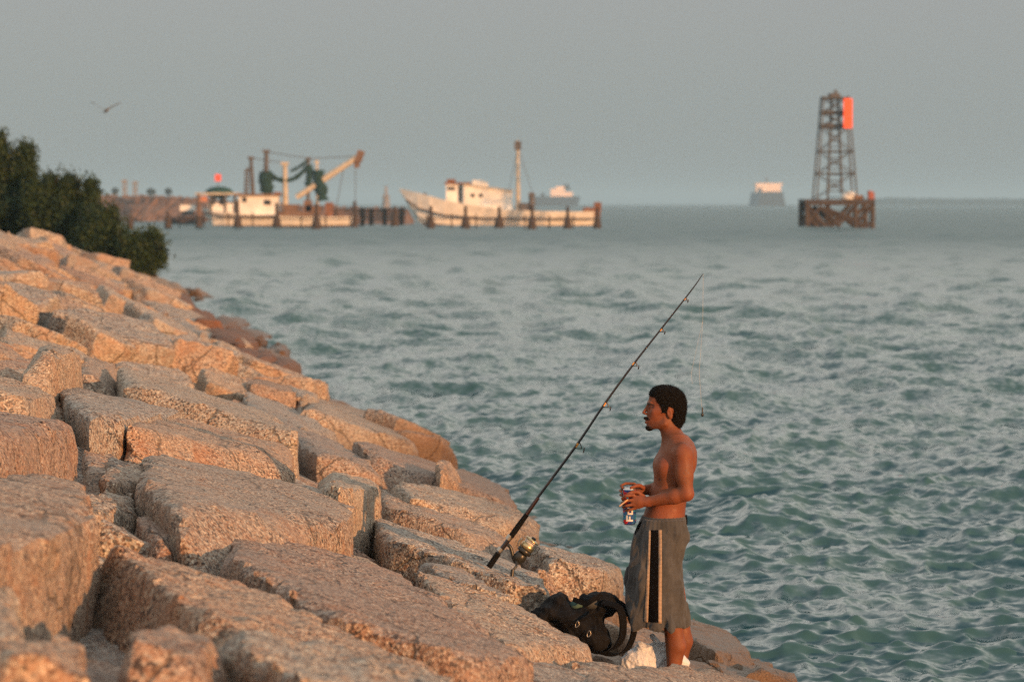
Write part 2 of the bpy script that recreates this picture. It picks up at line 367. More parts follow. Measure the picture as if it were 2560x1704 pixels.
# name: (top outline in photo pixels, rear offset, front offset, thickness, batter)
BL = [
 # nearest, along the bottom
 ([(-80, 1195), (70, 1180), (195, 1203), (228, 1305), (130, 1350), (25, 1342), (-80, 1372)], .12, .30, .75, 2),
 ([(222, 1240), (330, 1232), (333, 1262), (228, 1280)], .02, .06, .6, 2),
 ([(258, 1350), (640, 1465), (1100, 1695), (850, 1700), (560, 1580), (470, 1490), (350, 1390)], .10, .22, .75, 20),
 ([(-60, 1615), (60, 1600), (165, 1583), (198, 1600), (190, 1660), (100, 1672), (-60, 1665)], .20, .30, .6, 4),
 ([(345, 1580), (420, 1574), (515, 1588), (492, 1642), (400, 1645), (330, 1622)], .22, .30, .6, 8),
 ([(-90, 1395), (0, 1395), (28, 1480), (72, 1600), (20, 1615), (-90, 1610)], .12, .22, .6, 4),
 ([(540, 1578), (650, 1568), (830, 1640), (1120, 1704), (1060, 1760), (850, 1740), (700, 1650), (580, 1600)], .22, .34, .7, 3),
 ([(1290, 1652), (1450, 1662), (1620, 1700), (1640, 1770), (1330, 1770), (1240, 1700)], .10, .20, .6, 12),
 ([(1000, 1690), (1200, 1690), (1300, 1800), (1000, 1810)], .10, .16, .6, 6),
 ([(200, 1640), (330, 1640), (360, 1740), (200, 1740)], .0, .05, .5, 5),
 # large slabs of the middle
 ([(560, 1378), (610, 1312), (790, 1312), (1000, 1430), (1150, 1530), (1340, 1645), (1200, 1650), (1063, 1600), (800, 1520)], .08, .28, .7, -2),
 ([(1045, 1430), (1200, 1464), (1330, 1545), (1480, 1622), (1530, 1655), (1340, 1645), (1150, 1545)], .10, .16, .6, 5),
 ([(365, 1130), (540, 1140), (760, 1190), (885, 1262), (868, 1310), (760, 1312), (500, 1312), (345, 1195)], .10, .26, .65, -3),
 ([(800, 1160), (850, 1155), (945, 1206), (940, 1222), (850, 1226), (785, 1200)], .22, .30, .7, -2),
 ([(950, 1225), (1010, 1235), (1160, 1285), (1275, 1345), (1345, 1405), (1270, 1388), (1150, 1322), (1050, 1270), (960, 1262)], .08, .22, .65, 3),
 ([(925, 1290), (1030, 1325), (1110, 1345), (1225, 1392), (1330, 1430), (1388, 1487), (1300, 1462), (1160, 1407), (1050, 1350), (962, 1338)], .08, .20, .65, 2),
 ([(1040, 1380), (1165, 1430), (1285, 1500), (1340, 1545), (1240, 1502), (1140, 1452), (1050, 1402)], .08, .18, .6, 3),
 ([(350, 1265), (420, 1275), (560, 1310), (620, 1340), (540, 1370), (400, 1345), (350, 1310)], .0, .08, .6, 14),
 # left, upper rows
 ([(290, 905), (370, 908), (470, 945), (565, 990), (700, 1043), (742, 1086), (728, 1108), (600, 1074), (460, 996), (310, 950)], .12, .32, .65, 2),
 ([(140, 955), (300, 955), (375, 990), (455, 1032), (312, 1047), (220, 1036), (168, 996)], .08, .20, .65, 3),
 ([(312, 1030), (440, 1035), (600, 1085), (727, 1118), (730, 1148), (600, 1150), (470, 1106), (322, 1074)], .10, .26, .65, 4),
 ([(-70, 1020), (75, 1010), (125, 1045), (178, 1060), (40, 1070), (-70, 1088)], .12, .28, .75, 3),
 ([(205, 1095), (262, 1100), (265, 1185), (235, 1222)], -.06, -.02, .5, 4),
 ([(255, 1185), (300, 1165), (354, 1160), (348, 1202), (260, 1207)], .03, .06, .55, 6),
 ([(-70, 918), (40, 918), (65, 948), (130, 955), (136, 985), (60, 1000), (-70, 1010)], .10, .16, .6, 8),
 ([(50, 876), (120, 846), (200, 850), (206, 880), (130, 888), (70, 888)], .26, .36, .9, 3),
 ([(215, 890), (282, 905), (276, 956), (192, 956)], .05, .05, .5, 10),
 ([(105, 988), (168, 985), (152, 1052), (115, 1046), (92, 1010)], .0, .02, .5, 5),
 # right flank going down to the water
 ([(640, 1000), (760, 1075), (860, 1110), (962, 1182), (955, 1200), (900, 1190), (800, 1132), (730, 1087)], .04, .14, .6, 6),
 ([(600, 960), (700, 1000), (850, 1085), (948, 1162), (900, 1152), (790, 1092), (620, 1010)], .06, .14, .6, 6),
 ([(610, 945), (690, 945), (742, 965), (738, 985), (640, 977)], .18, .26, .7, 2),
 ([(700, 950), (760, 955), (794, 975), (790, 990), (745, 985)], .22, .28, .7, 2),
 ([(735, 1002), (800, 994), (910, 1025), (1015, 1090), (1048, 1112), (1044, 1121), (985, 1116), (860, 1067), (740, 1022)], .20, .24, .8, 4),
 ([(880, 1095), (1045, 1118), (1143, 1163), (1255, 1216), (1287, 1248), (1282, 1260), (1195, 1240), (1025, 1206), (968, 1177)], .18, .24, .7, 4),
 ([(1090, 1148), (1130, 1150), (1146, 1166), (1140, 1176), (1100, 1168)], .36, .36, .6, 4),
 ([(965, 1200), (1080, 1210), (1255, 1258), (1346, 1302), (1342, 1313), (1195, 1287), (1040, 1248)], .16, .26, .7, 2),
 ([(1330, 1365), (1380, 1368), (1500, 1397), (1548, 1417), (1546, 1430), (1500, 1427), (1380, 1394)], .24, .30, .8, 0),
 ([(1300, 1385), (1380, 1400), (1450, 1425), (1548, 1440), (1552, 1455), (1480, 1455), (1400, 1448), (1360, 1442)], .10, .16, .6, 3),
 ([(1390, 1452), (1500, 1458), (1550, 1475), (1556, 1500), (1400, 1505)], .02, .06, .5, 5),
 ([(1540, 1478), (1580, 1476), (1600, 1500), (1590, 1520), (1545, 1515)], .05, .08, .5, 5),
 ([(1640, 1555), (1735, 1551), (1812, 1578), (1868, 1617), (1876, 1642), (1790, 1645), (1700, 1605)], .03, .06, .7, 6),
 ([(1845, 1650), (1905, 1647), (1980, 1680), (1985, 1698), (1890, 1690)], .06, .10, .6, 6),
 ([(1560, 1560), (1660, 1560), (1695, 1602), (1580, 1640)], .03, .03, .5, 8),
 ([(1430, 1640), (1600, 1662), (1760, 1680), (2070, 1697), (2100, 1760), (1600, 1760), (1440, 1700)], .10, .22, .6, 8),
 ([(1560, 1640), (1760, 1650), (1900, 1690), (1800, 1710), (1580, 1690)], -.06, -.04, .5, 5),
 ([(1740, 1632), (1880, 1645), (1965, 1690), (1800, 1700)], -.03, .0, .5, 5),
 # far end
 ([(-30, 578), (36, 580), (46, 607), (-30, 610)], .4, .5, 1.2, 0),
 ([(398, 745), (440, 768), (520, 826), (600, 893), (607, 912), (560, 902), (430, 802)], .18, .34, 1.0, 6),
 ([(505, 790), (540, 782), (622, 788), (630, 806), (570, 812)], .20, .26, 1.0, 0),
 ([(580, 817), (640, 812), (682, 830), (676, 844), (590, 832)], .20, .26, 1.0, 0),
 ([(650, 850), (690, 842), (722, 860), (722, 876), (660, 872)], .20, .26, 1.0, 0),
 ([(650, 895), (700, 888), (742, 892), (750, 906), (700, 912)], .24, .30, 1.0, 0),
 ([(558, 862), (650, 858), (662, 884), (580, 888)], .20, .26, .9, 2),
 ([(520, 815), (600, 812), (645, 850), (560, 852)], .24, .32, 1.0, 0),
 ([(600, 872), (662, 868), (704, 900), (620, 903)], .22, .30, 1.0, 0),
 ([(468, 772), (520, 774), (562, 810), (500, 803)], .28, .36, 1.1, 0),
 ([(423, 728), (465, 727), (502, 765), (496, 782), (450, 768)], .24, .3, 1.2, 0),
]
for i, (poly, hb, hf, t, bat) in enumerate(BL):
    ys = [q[1] for q in poly]; y0, y1 = min(ys), max(ys)
    pts = [unproj(px, py, hb + (hf - hb) * ((py - y0) / max(1, y1 - y0)) ** .7) for px, py in poly]
    dm = sum(p.y for p in pts) / len(pts)
    ext = max((max(p[k] for p in pts) - min(p[k] for p in pts)) for k in range(3))
    vox = max(.0205, min(.06, dm * .0019), ext / 95)
    me = block_mesh([tuple(p) for p in pts], t, bat, vox, 100 + i * 5, rough=1.0 if dm < 40 else 1.5)
    red = (i >= len(BL) - 9)
    J(link('boulder', me, M['redgranite'] if red else M['granite']))
# shared rough blocks for the rest of the jetty
ROCKS = []
for s in range(12):
    r = np.random.default_rng(900 + s)
    a, b, c = r.uniform(.42, .6), r.uniform(.36, .5), r.uniform(.25, .34)
    pts = []
    for k in range(6):
        an = 2 * math.pi * (k + r.uniform(-.25, .25)) / 6
        q = 1 / max(abs(math.cos(an)) / a, abs(math.sin(an)) / b) * r.uniform(.85, 1.0)
        pts.append((q * math.cos(an), q * math.sin(an), c + .12 * math.cos(an + s) * a))
    ROCKS.append(block_mesh(pts, 2 * c, r.uniform(-2, 10), .034, 2000 + s * 7, rough=.9, k=.012))
tilt = Matrix.Rotation(math.atan(SL), 4, 'Y')
yaw = Matrix.Rotation(math.atan(.165), 4, 'Z')
nrock = 0
def put_rock(x, d, h, size, rz, spread=14):
    global nrock
    me = ROCKS[random.randrange(12)]
    if len(me.materials) == 0: me.materials.append(M['granite'])
    o = bpy.data.objects.new('boulder', me); col.objects.link(o)
    m = yaw @ tilt @ Matrix.Rotation(R(random.uniform(-spread, spread)), 4, 'X') @ Matrix.Rotation(R(random.uniform(-spread, spread)), 4, 'Y') @ Matrix.Rotation(rz, 4, 'Z')
    sc = Vector((size * random.uniform(.85, 1.25), size * random.uniform(.85, 1.2), size * random.uniform(.8, 1.1)))
    o.matrix_world = Matrix.Translation((x, d, slope_z(x, d) + h - .28 * sc.z)) @ m @ Matrix.Diagonal((*sc, 1))
    o.parent = jetty; o.matrix_parent_inverse = Matrix.Translation((0, -18, 0))
    nrock += 1
d = 9.0
while d < 104:
    near = d < 33
    size = 1.15 if near else 1.2 + (d - 33) * .011
    w = -0.5 if d > 20 else -1.0
    while w < 6.4:
        dd = d + random.uniform(-.35, .35) * size; ww = w + random.uniform(-.2, .2) * size
        x = 5.16 - .165 * dd - ww
        h = (-.16 if near else random.uniform(-.08, .26)) - (.1 if ww < 0 else 0)
        if near and d < 16.5 and ww < 2.2: h -= .1
        if 36 < d < 95 and ww < 2.0: h -= .28
        put_rock(x, dd, h, size, random.choice((0, math.pi)) + random.uniform(-.35, .35), 6 if near else 15)
        w += size * 1.02
    d += size * (1.25 if near else 1.12 + (d - 33) * .007)
print('rocks', nrock, len(BL))
# core under the blocks
v = []; f = []
rows = list(np.linspace(-12, 140, 40)); ws = [-6, -2.5, 0, 1.5, 3, 4.5, 6, 7.5, 12, 40]
for dd in rows:
    for w in ws:
        z = SL * min(w, 6.3) - .62 if w > -1 else SL * w - .62
        v.append((5.16 - .165 * dd - w, dd - 18, z))
n = len(ws)
f = [(i * n + k, i * n + k + 1, (i + 1) * n + k + 1, (i + 1) * n + k) for i in range(len(rows) - 1) for k in range(n - 1)]
mb = MB(); mb.add(v, f, True); core = mb.build('rubble_core', M['granite'], jetty)

# ------------------------------------------------------------------ water
def water_mat():
    t = NT('sea_water'); geo = t.n('NewGeometry'); pos = geo.outputs['Position']
    # wave slopes as vector noise: stays rough however far away it is seen
    sy_ = t.n('SeparateXYZ'); t.set(sy_.inputs[0], pos)
    far = t.n('MapRange', From_Min=18.0, From_Max=140.0, To_Min=1.0, To_Max=.55); t.set(far.inputs['Value'], sy_.outputs[1])
    def slopes(scale, sx, sy, amp, detail=2, dist=.0):
        mp = t.n('Mapping'); t.set(mp.inputs['Vector'], pos); mp.inputs['Scale'].default_value = (sx, sy, 1)
        nd = t.n('TexNoise', Scale=scale, Detail=detail, Roughness=.55, Distortion=dist); t.set(nd.inputs['Vector'], mp.outputs[0])
        a = t.n('VectorMath'); a.operation = 'SUBTRACT'; t.set(a.inputs[0], nd.outputs['Color']); a.inputs[1].default_value = (.5, .5, .5)
        b = t.n('VectorMath'); b.operation = 'MULTIPLY'; t.set(b.inputs[0], a.outputs[0]); b.inputs[1].default_value = (amp * .6, amp, 0)
        c = t.n('VectorMath'); c.operation = 'SCALE'; t.set(c.inputs[0], b.outputs[0]); t.set(c.inputs['Scale'], far.outputs[0])
        return c.outputs[0]
    tot = geo.outputs['Normal']
    for args in ((.12, .45, 1.0, .35, 3), (.5, .6, 1.0, .5, 3), (2.5, .8, 1.0, .9, 3), (9.0, .8, 1.0, 1.2, 2)):
        ad = t.n('VectorMath'); ad.operation = 'ADD'; t.set(ad.inputs[0], tot); t.set(ad.inputs[1], slopes(*args)); tot = ad.outputs[0]
    nm = t.n('VectorMath'); nm.operation = 'NORMALIZE'; t.set(nm.inputs[0], tot)
    t.set(t.b.inputs['Normal'], nm.outputs[0])
    ro = t.n('MapRange', From_Min=22.0, From_Max=260.0, To_Min=.06, To_Max=.46); t.set(ro.inputs['Value'], sy_.outputs[1])   # chop too fine for the mesh out there
    t.p(Base_Color=(.028, .078, .083), Roughness=ro.outputs[0], IOR=1.333, Specular_IOR_Level=.5)
    return t.m
M['water'] = water_mat()
inv = np.concatenate([np.linspace(1 / 3.0, 1 / 15.0, 60)[:-1], np.linspace(1 / 15.0, 1 / 13000.0, 1250)])
D = 1 / inv
tn = np.concatenate([np.linspace(-1.6, -.225, 14)[:-1], np.linspace(-.225, .225, 480), np.linspace(.225, 1.6, 14)[1:]])
DD = D[:, None] * np.ones_like(tn)[None]; XX = D[:, None] * tn[None]
sp_d = np.gradient(D)[:, None]; sp_x = D[:, None] * .00084
ZZ = np.zeros_like(DD); GX = np.zeros_like(DD); GY = np.zeros_like(DD)
r = np.random.default_rng(31); NW = 84
main = R(240)                                   # travel direction of the chop
for i in range(NW):
    lam = .13 * (.9 / .13) ** (i / (NW - 1)) * r.uniform(.9, 1.1)
    th = main + r.normal() * R(58); k = 2 * math.pi / lam
    kx, ky = k * math.cos(th), k * math.sin(th)
    amp = .0078 * lam ** .95 * (1.35 if .2 < lam < .5 else .8) * r.uniform(.5, 1.4)
    step = np.abs(np.sin(th)) * sp_d + .2 * sp_x
    fade = np.clip((lam / np.maximum(step, 1e-6) - 2.5) / 4, 0, 1)
    ph = kx * XX + ky * DD + r.uniform(0, 6.28)
    # slow gusts so that the chop is patchy
    g = 1 + .5 * np.sin(XX * .31 + DD * .17 + i) * np.sin(DD * .23 - XX * .11 + 2 * i)
    a = amp * fade * g
    ZZ += a * np.cos(ph); q = .8 * a
    GX -= q * math.cos(th) * np.sin(ph); GY -= q * math.sin(th) * np.sin(ph)
shel = np.clip((DD - 16) / 60, 0, 1)            # the lee of the jetty is calmer than the open bay
for i in range(60):                             # steeper chop further out
    lam = .8 * (6 / .8) ** (i / 59) * r.uniform(.9, 1.1); th = R(250) + r.normal() * R(64); k = 2 * math.pi / lam
    q = lam / np.maximum(np.abs(np.sin(th)) * sp_d, 1e-6)
    a = .050 * lam ** .8 / (2 * math.pi) * np.clip(1.3 - DD / 420, .4, 1) * np.clip((q - 1.8) / 1.2, 0, 1) * (.42 + .58 * shel) * r.uniform(.5, 1.4) * (1 + .6 * np.sin(XX * .13 + DD * .05 + i) * np.sin(DD * .09 - XX * .07 + 2 * i))
    ph = k * math.cos(th) * XX + k * math.sin(th) * DD + r.uniform(0, 6.28)
    ZZ += a * np.cos(ph); GX -= .7 * a * math.cos(th) * np.sin(ph); GY -= .7 * a * math.sin(th) * np.sin(ph)
for i in range(36):                             # and long low waves beyond
    lam = 6 * (60 / 6) ** (i / 35) * r.uniform(.9, 1.1); th = R(262) + r.normal() * R(25); k = 2 * math.pi / lam
    q = lam / np.maximum(np.abs(np.sin(th)) * sp_d, 1e-6)
    a = .038 * lam / (2 * math.pi) * np.clip(1.15 - DD / 420, .32, 1) * np.clip((q - 2.0) / 2, 0, 1) * np.clip((12 - q) / 5, 0, 1)
    ph = k * math.cos(th) * XX * 2.2 + k * math.sin(th) * DD + r.uniform(0, 6.28); ZZ += a * np.cos(ph)
V = np.stack([XX + GX, DD + GY, ZZ], -1).reshape(-1, 3)
nr, nc = DD.shape
idx = np.arange(nr * nc).reshape(nr, nc)
Q = np.stack([idx[:-1, :-1], idx[:-1, 1:], idx[1:, 1:], idx[1:, :-1]], -1).reshape(-1, 4)
me = mesh_np('sea', V, [Q]); smooth(me)
tag(link('sea', me, M['water']), 'choppy teal sea water reaching to the horizon', None, None, 'structure')
# ------------------------------------------------------------------ the man
MD = 16.6; K = MD / F
def mp(px, py, y=0.0): return ((px - 1660) * K, y, (1702 - py) * K)
man = empty('person', P(1660, 1702, MD))
tag(man, 'shirtless person in grey knee shorts standing on the rocks holding a can', 'person')
def zint(zs, vs):
    zs = np.array(zs, float); vs = np.array(vs, float); o = np.argsort(zs)
    return zs[o], vs[o]
def gencyl(X, Y, Z, rows, p=2.0):
    """rows: (py, px_front, px_back, ycentre, yhalf) stacked outline"""
    z = np.array([(1702 - q[0]) * K for q in rows]); o = np.argsort(z); z = z[o]
    cx = np.array([((q[1] + q[2]) / 2 - 1660) * K for q in rows])[o]; a = np.array([(q[2] - q[1]) / 2 * K for q in rows])[o]
    cy = np.array([q[3] for q in rows])[o]; b = np.array([q[4] for q in rows])[o]
    zz = Z.ravel()
    from_ = lambda v: np.interp(zz, z, v).reshape(Z.shape)
    C, A, CY, B = from_(cx), from_(a), from_(cy), from_(b)
    k0 = ((np.abs(X - C) / A) ** p + (np.abs(Y - CY) / B) ** p) ** (1 / p)
    d = (k0 - 1) * np.minimum(A, B)
    return np.maximum(d, np.maximum(Z - z[-1], z[0] - Z))
def head_sdf(X, Y, Z):
    d = ell(X, Y, Z, mp(1670, 1003), (.094, .074, .096))
    d = smin(d, ell(X, Y, Z, mp(1646, 1028), (.066, .060, .086)), .03)
    d = smin(d, ell(X, Y, Z, mp(1642, 990), (.050, .056, .055)), .03)
    d = smin(d, ell(X, Y, Z, mp(1635, 1026), (.038, .046, .052)), .02)
    Ya = np.abs(Y)
    d = smin(d, cone(X, Ya, Z, mp(1625, 1060, .014), mp(1660, 1050, .056), .016, .016), .025)       # jaw
    d = smin(d, ell(X, Y, Z, mp(1621, 1062), (.020, .024, .018)), .015)                               # chin
    d = smin(d, cone(X, Ya, Z, mp(1620, 1000, .0), mp(1623, 1001, .036), .011, .010), .012)           # brow
    d = smin(d, cone(X, Ya, Z, mp(1634, 1021, .043), mp(1650, 1018, .056), .014, .010), .025)         # cheekbone
    d = smax(d, -ell(X, Ya, Z, mp(1617, 1010.5, .031), (.013, .016, .009)), .012)                     # eye socket
    d = smin(d, ell(X, Ya, Z, mp(1624, 1010.5, .030), (.0125, .0135, .0115)), .003)                   # eyeball with lid
    d = smin(d, cone(X, Y, Z, mp(1617, 1008), mp(1607.5, 1024.5), .0080, .0100), .012)                  # nose
    d = smin(d, ell(X, Ya, Z, mp(1613, 1027.5, .012), (.012, .007, .007)), .006)
    d = smin(d, ell(X, Y, Z, mp(1630, 1044), (.040, .036, .034)), .015)
    d = smin(d, ell(X, Y, Z, mp(1612, 1039.5), (.011, .021, .0085)), .006)                            # lips
    d = smin(d, ell(X, Y, Z, mp(1614, 1049), (.011, .019, .0075)), .006)
    d = smax(d, -cone(X, Ya, Z, mp(1607, 1044.4, 0), mp(1615, 1045, .022), .0010, .0006), .002)        # mouth line
    ear = ell(X, Ya, Z, mp(1671, 1025, .073), (.0165, .009, .034), R(-12))
    ear = smax(ear, -ell(X, Ya, Z, mp(1669, 1022, .083), (.0095, .007, .020), R(-12)), .004)
    d = smin(d, ear, .006)
    return d
TORSO = [(1345, 1612, 1716, 0, .150), (1285, 1607, 1711, 0, .148), (1262, 1614, 1713, 0, .142), (1235, 1622, 1717, 0, .142), (1205, 1632, 1724, 0, .152),
         (1180, 1634, 1729, 0, .162), (1150, 1637, 1735, 0, .168), (1120, 1646, 1738, 0, .160), (1100, 1655, 1733, 0, .120), (1082, 1664, 1718, 0, .08)]
FING = []   # (points, radii) of every finger
def finger(*pts, r=(.0098, .0092, .0082, .0070)): FING.append(([mp(*p) for p in pts], r))
# near (left) hand wrapped round the can, knuckles towards the viewer
finger((1581, 1227, -.120), (1561, 1228, -.126), (1552, 1236, -.104), (1556, 1241, -.078))
finger((1581, 1238, -.123), (1559, 1241, -.130), (1551, 1248, -.106), (1556, 1251, -.080))
finger((1583, 1249, -.121), (1562, 1253, -.127), (1554, 1257, -.104), (1559, 1260, -.080))
finger((1587, 1259, -.115), (1569, 1264, -.119), (1560, 1266, -.100), (1563, 1267, -.080), r=(.0088, .0080, .0072, .0062))
finger((1606, 1232, -.100), (1592, 1220, -.103), (1577, 1219, -.108), (1565, 1225, -.112), r=(.013, .0115, .0100, .0085))
# far (right) hand round the top of the can
finger((1584, 1203, -.020), (1562, 1202, -.012), (1550, 1207, -.035), (1553, 1210, -.066))
finger((1584, 1213, -.012), (1560, 1214, -.004), (1548, 1219, -.032), (1551, 1221, -.062))
finger((1586, 1223, -.012), (1562, 1226, -.004), (1549, 1230, -.034), (1553, 1231, -.062))
finger((1590, 1232, -.014), (1567, 1238, -.006), (1554, 1242, -.034), (1558, 1243, -.058), r=(.0088, .0080, .0072, .0062))
finger((1606, 1212, -.040), (1596, 1205, -.070), (1586, 1205, -.092), (1574, 1209, -.100), r=(.013, .0115, .0100, .0085))
def body_sdf(X, Y, Z):
    d = gencyl(X, Y, Z, TORSO, 2.2)
    Ya = np.abs(Y)
    u = lambda e, k: smin(d, e, k)
    # neck, trapezius, shoulders, chest, shoulder blades
    d = u(cone(X, Y, Z, mp(1668, 1045), mp(1684, 1104), .057, .064), .03)
    d = u(cone(X, Ya, Z, mp(1686, 1086, .04), mp(1699, 1116, .150), .042, .046), .04)
    d = u(ell(X, Ya, Z, mp(1655, 1158, .075), (.045, .075, .055)), .05)
    d = u(ell(X, Ya, Z, mp(1722, 1140, .085), (.032, .06, .075)), .05)
    d = smax(d, -cone(X, Y, Z, mp(1742, 1150), mp(1722, 1290), .008, .010), .03)                     # spine groove
    # arms
    for s in (-1, 1):
        if s < 0: sh, el, wr = mp(1702, 1124, -.182), mp(1710, 1220, -.205), mp(1616, 1243, -.125)
        else: sh, el, wr = mp(1700, 1122, .182), mp(1712, 1205, .205), mp(1616, 1220, .035)
        sh, el, wr = map(np.array, (sh, el, wr)); mid = sh + (el - sh) * .45; fm = el + (wr - el) * .3
        d = u(ell(X, Y, Z, sh, (.056, .052, .066)), .03)
        arm = smin(cone(X, Y, Z, sh, el, .049, .040), ell(X, Y, Z, mid + np.array((-.006, 0, 0)), (.050, .045, .078)), .03)
        arm = smin(arm, cone(X, Y, Z, el, fm, .040, .043), .02)
        arm = smin(arm, cone(X, Y, Z, fm, wr, .043, .0275), .02)
        d = u(arm, .016)
        pc = np.array(mp(1597, 1244, -.118)) if s < 0 else np.array(mp(1598, 1219, -.008))
        d = u(cone(X, Y, Z, wr, pc, .027, .028), .015)
        d = u(ell(X, Y, Z, pc + np.array((-.012, 0, 0)), (.044, .019, .040)), .012)
    # legs
    for s, dx in ((-1, 0), (1, 22)):
        hip, kn, cf, an = mp(1656 + dx * .2, 1345, s * .085), mp(1683 + dx, 1558, s * .095), mp(1690 + dx, 1606, s * .098), mp(1682 + dx * .9, 1676, s * .10)
        d = u(cone(X, Y, Z, hip, kn, .082, .047), .03)
        leg = smin(cone(X, Y, Z, kn, cf, .048, .051), cone(X, Y, Z, cf, an, .051, .034), .02)
        leg = smin(leg, cone(X, Y, Z, mp(1676 + dx, 1560, s * .095), an, .044, .032), .02)
        d = u(leg, .02)
        ax, ay, az = an
        foot = smin(cone(X, Y, Z, (ax + .035, ay, .034), (ax - .13, ay + s * .015, .026), .036, .026), ell(X, Y, Z, (ax - .14, ay + s * .016, .02), (.06, .042, .019)), .02)
        for t in range(5):
            foot = smin(foot, cone(X, Y, Z, (ax - .16, ay + s * (-.022 + .018 * t), .015), (ax - .205 + .011 * t, ay + s * (-.022 + .019 * t), .012), .011, .009), .005)
        d = u(foot, .02)
    d = smin(d, head_sdf(X, Y, Z), .022)
    return d
def body_full(X, Y, Z):
    d = np.ascontiguousarray(np.broadcast_to(body_sdf(X, Y, Z), np.broadcast(X, Y, Z).shape)).copy()
    # fingers: evaluated only round the hands
    xs, ys, zs = X.ravel(), Y.ravel(), Z.ravel()
    for pts, rr in FING:
        p = np.array(pts); lo = p.min(0) - .04; hi = p.max(0) + .04
        ix = np.where((xs > lo[0]) & (xs < hi[0]))[0]; iy = np.where((ys > lo[1]) & (ys < hi[1]))[0]; iz = np.where((zs > lo[2]) & (zs < hi[2]))[0]
        sl = (slice(ix[0], ix[-1] + 1), slice(iy[0], iy[-1] + 1), slice(iz[0], iz[-1] + 1))
        x, y, z = X[sl[0]], Y[:, sl[1]], Z[:, :, sl[2]]
        e = None
        for i in range(3):
            c = cone(x, y, z, pts[i], pts[i + 1], rr[i], rr[i + 1]); e = c if e is None else np.minimum(e, c)
        d[sl] = smin(d[sl], e, .0045)
    return d
body_me = sdf_mesh('body', body_full, (-.30, -.27, -.02), (.22, .27, 1.80), .005)
n = len(body_me.vertices); co = np.empty(n * 3, np.float32); body_me.vertices.foreach_get('co', co); co = co.reshape(-1, 3)
bx = co[:, 0] / K + 1660; bz = 1702 - co[:, 2] / K; by = co[:, 1]
def z2(pts): return [(1480 + a / 3.919, 920 + b / 3.919) for a, b in pts]
def soft(pts, edge): return np.clip(.5 - poly2(bx, bz, z2(pts)) / edge, 0, 1)
hairy = np.zeros(n); dark = np.zeros(n); eye = np.zeros(n)
face = (bz < 1080) & (bx < 1700)
hairy = np.maximum(hairy, soft([(515, 540), (560, 530), (610, 575), (600, 605), (540, 610), (505, 590)], 3.0) * .95)
hairy = np.maximum(hairy, soft([(492, 440), (535, 448), (560, 478), (545, 486), (498, 470)], 2.0) * .95)
hairy = np.maximum(hairy, soft([(520, 500), (640, 500), (690, 430), (700, 470), (650, 560), (600, 600), (540, 560)], 9.0) * .38)
hairy = np.maximum(hairy, soft([(520, 306), (560, 308), (602, 330), (600, 344), (555, 332), (525, 332)], 1.5) * .95)      # eyebrow
eye = np.maximum(eye, soft([(540, 342), (566, 338), (598, 348), (600, 360), (552, 362)], 1.6))
hairy *= face; eye *= face & (np.abs(by) > .012)
nip = np.exp(-(((bx - 1645) / 3.0) ** 2 + ((bz - 1187) / 3.0) ** 2)) * (np.abs(by) > .03)
tat = np.clip(np.sin(bx * .55 + 2 * np.sin(bz * .33)) + np.sin(bz * .62 + 1.5 * np.sin(bx * .4)) - .5, 0, 1) * np.exp(-(((bx - 1708) / 13) ** 2 + ((bz - 1170) / 22) ** 2) ** 2) * (by < -.18)
ca = body_me.color_attributes.new('paint', 'FLOAT_COLOR', 'POINT')
arr = np.stack([hairy, np.maximum(eye, nip * .7), tat, np.ones(n)], 1).astype(np.float32); ca.data.foreach_set('color', arr.ravel())
t = NT('tanned_skin'); at = t.n('Attribute'); at.attribute_name = 'paint'; sp = t.n('SeparateColor'); t.set(sp.inputs[0], at.outputs['Color'])
sk = t.ramp(t.noise(9, 5), [(.3, (.125, .040, .016)), (.7, (.18, .060, .024))])
sk = t.mix(sk, (.215, .060, .028), t.ramp(t.noise(5.0, 4), [(.42, 0.0), (.68, .6)])); sk = t.mix(sk, (.10, .032, .016), t.ramp(t.noise(40.0, 5, .7), [(.5, 0.0), (.75, .5)]))
sk = t.mix(sk, (.022, .014, .011), sp.outputs[0]); sk = t.mix(sk, (.05, .02, .014), sp.outputs[1]); sk = t.mix(sk, (.09, .06, .055), t.math('MULTIPLY', sp.outputs[2], .45))
t.p(Base_Color=sk, Roughness=t.ramp(t.noise(30, 4), [(.3, .5), (.7, .72)]), Specular_IOR_Level=.3, Subsurface_Weight=.08, Subsurface_Scale=.01); t.set(t.b.inputs['Subsurface Radius'], (1, .35, .2))
t.bump(t.math('ADD', t.noise(160, 4), t.math('MULTIPLY', t.noise(22, 4), 3.0)), .4, .003)
M['skin'] = t.m
link('body', body_me, M['skin'], man)
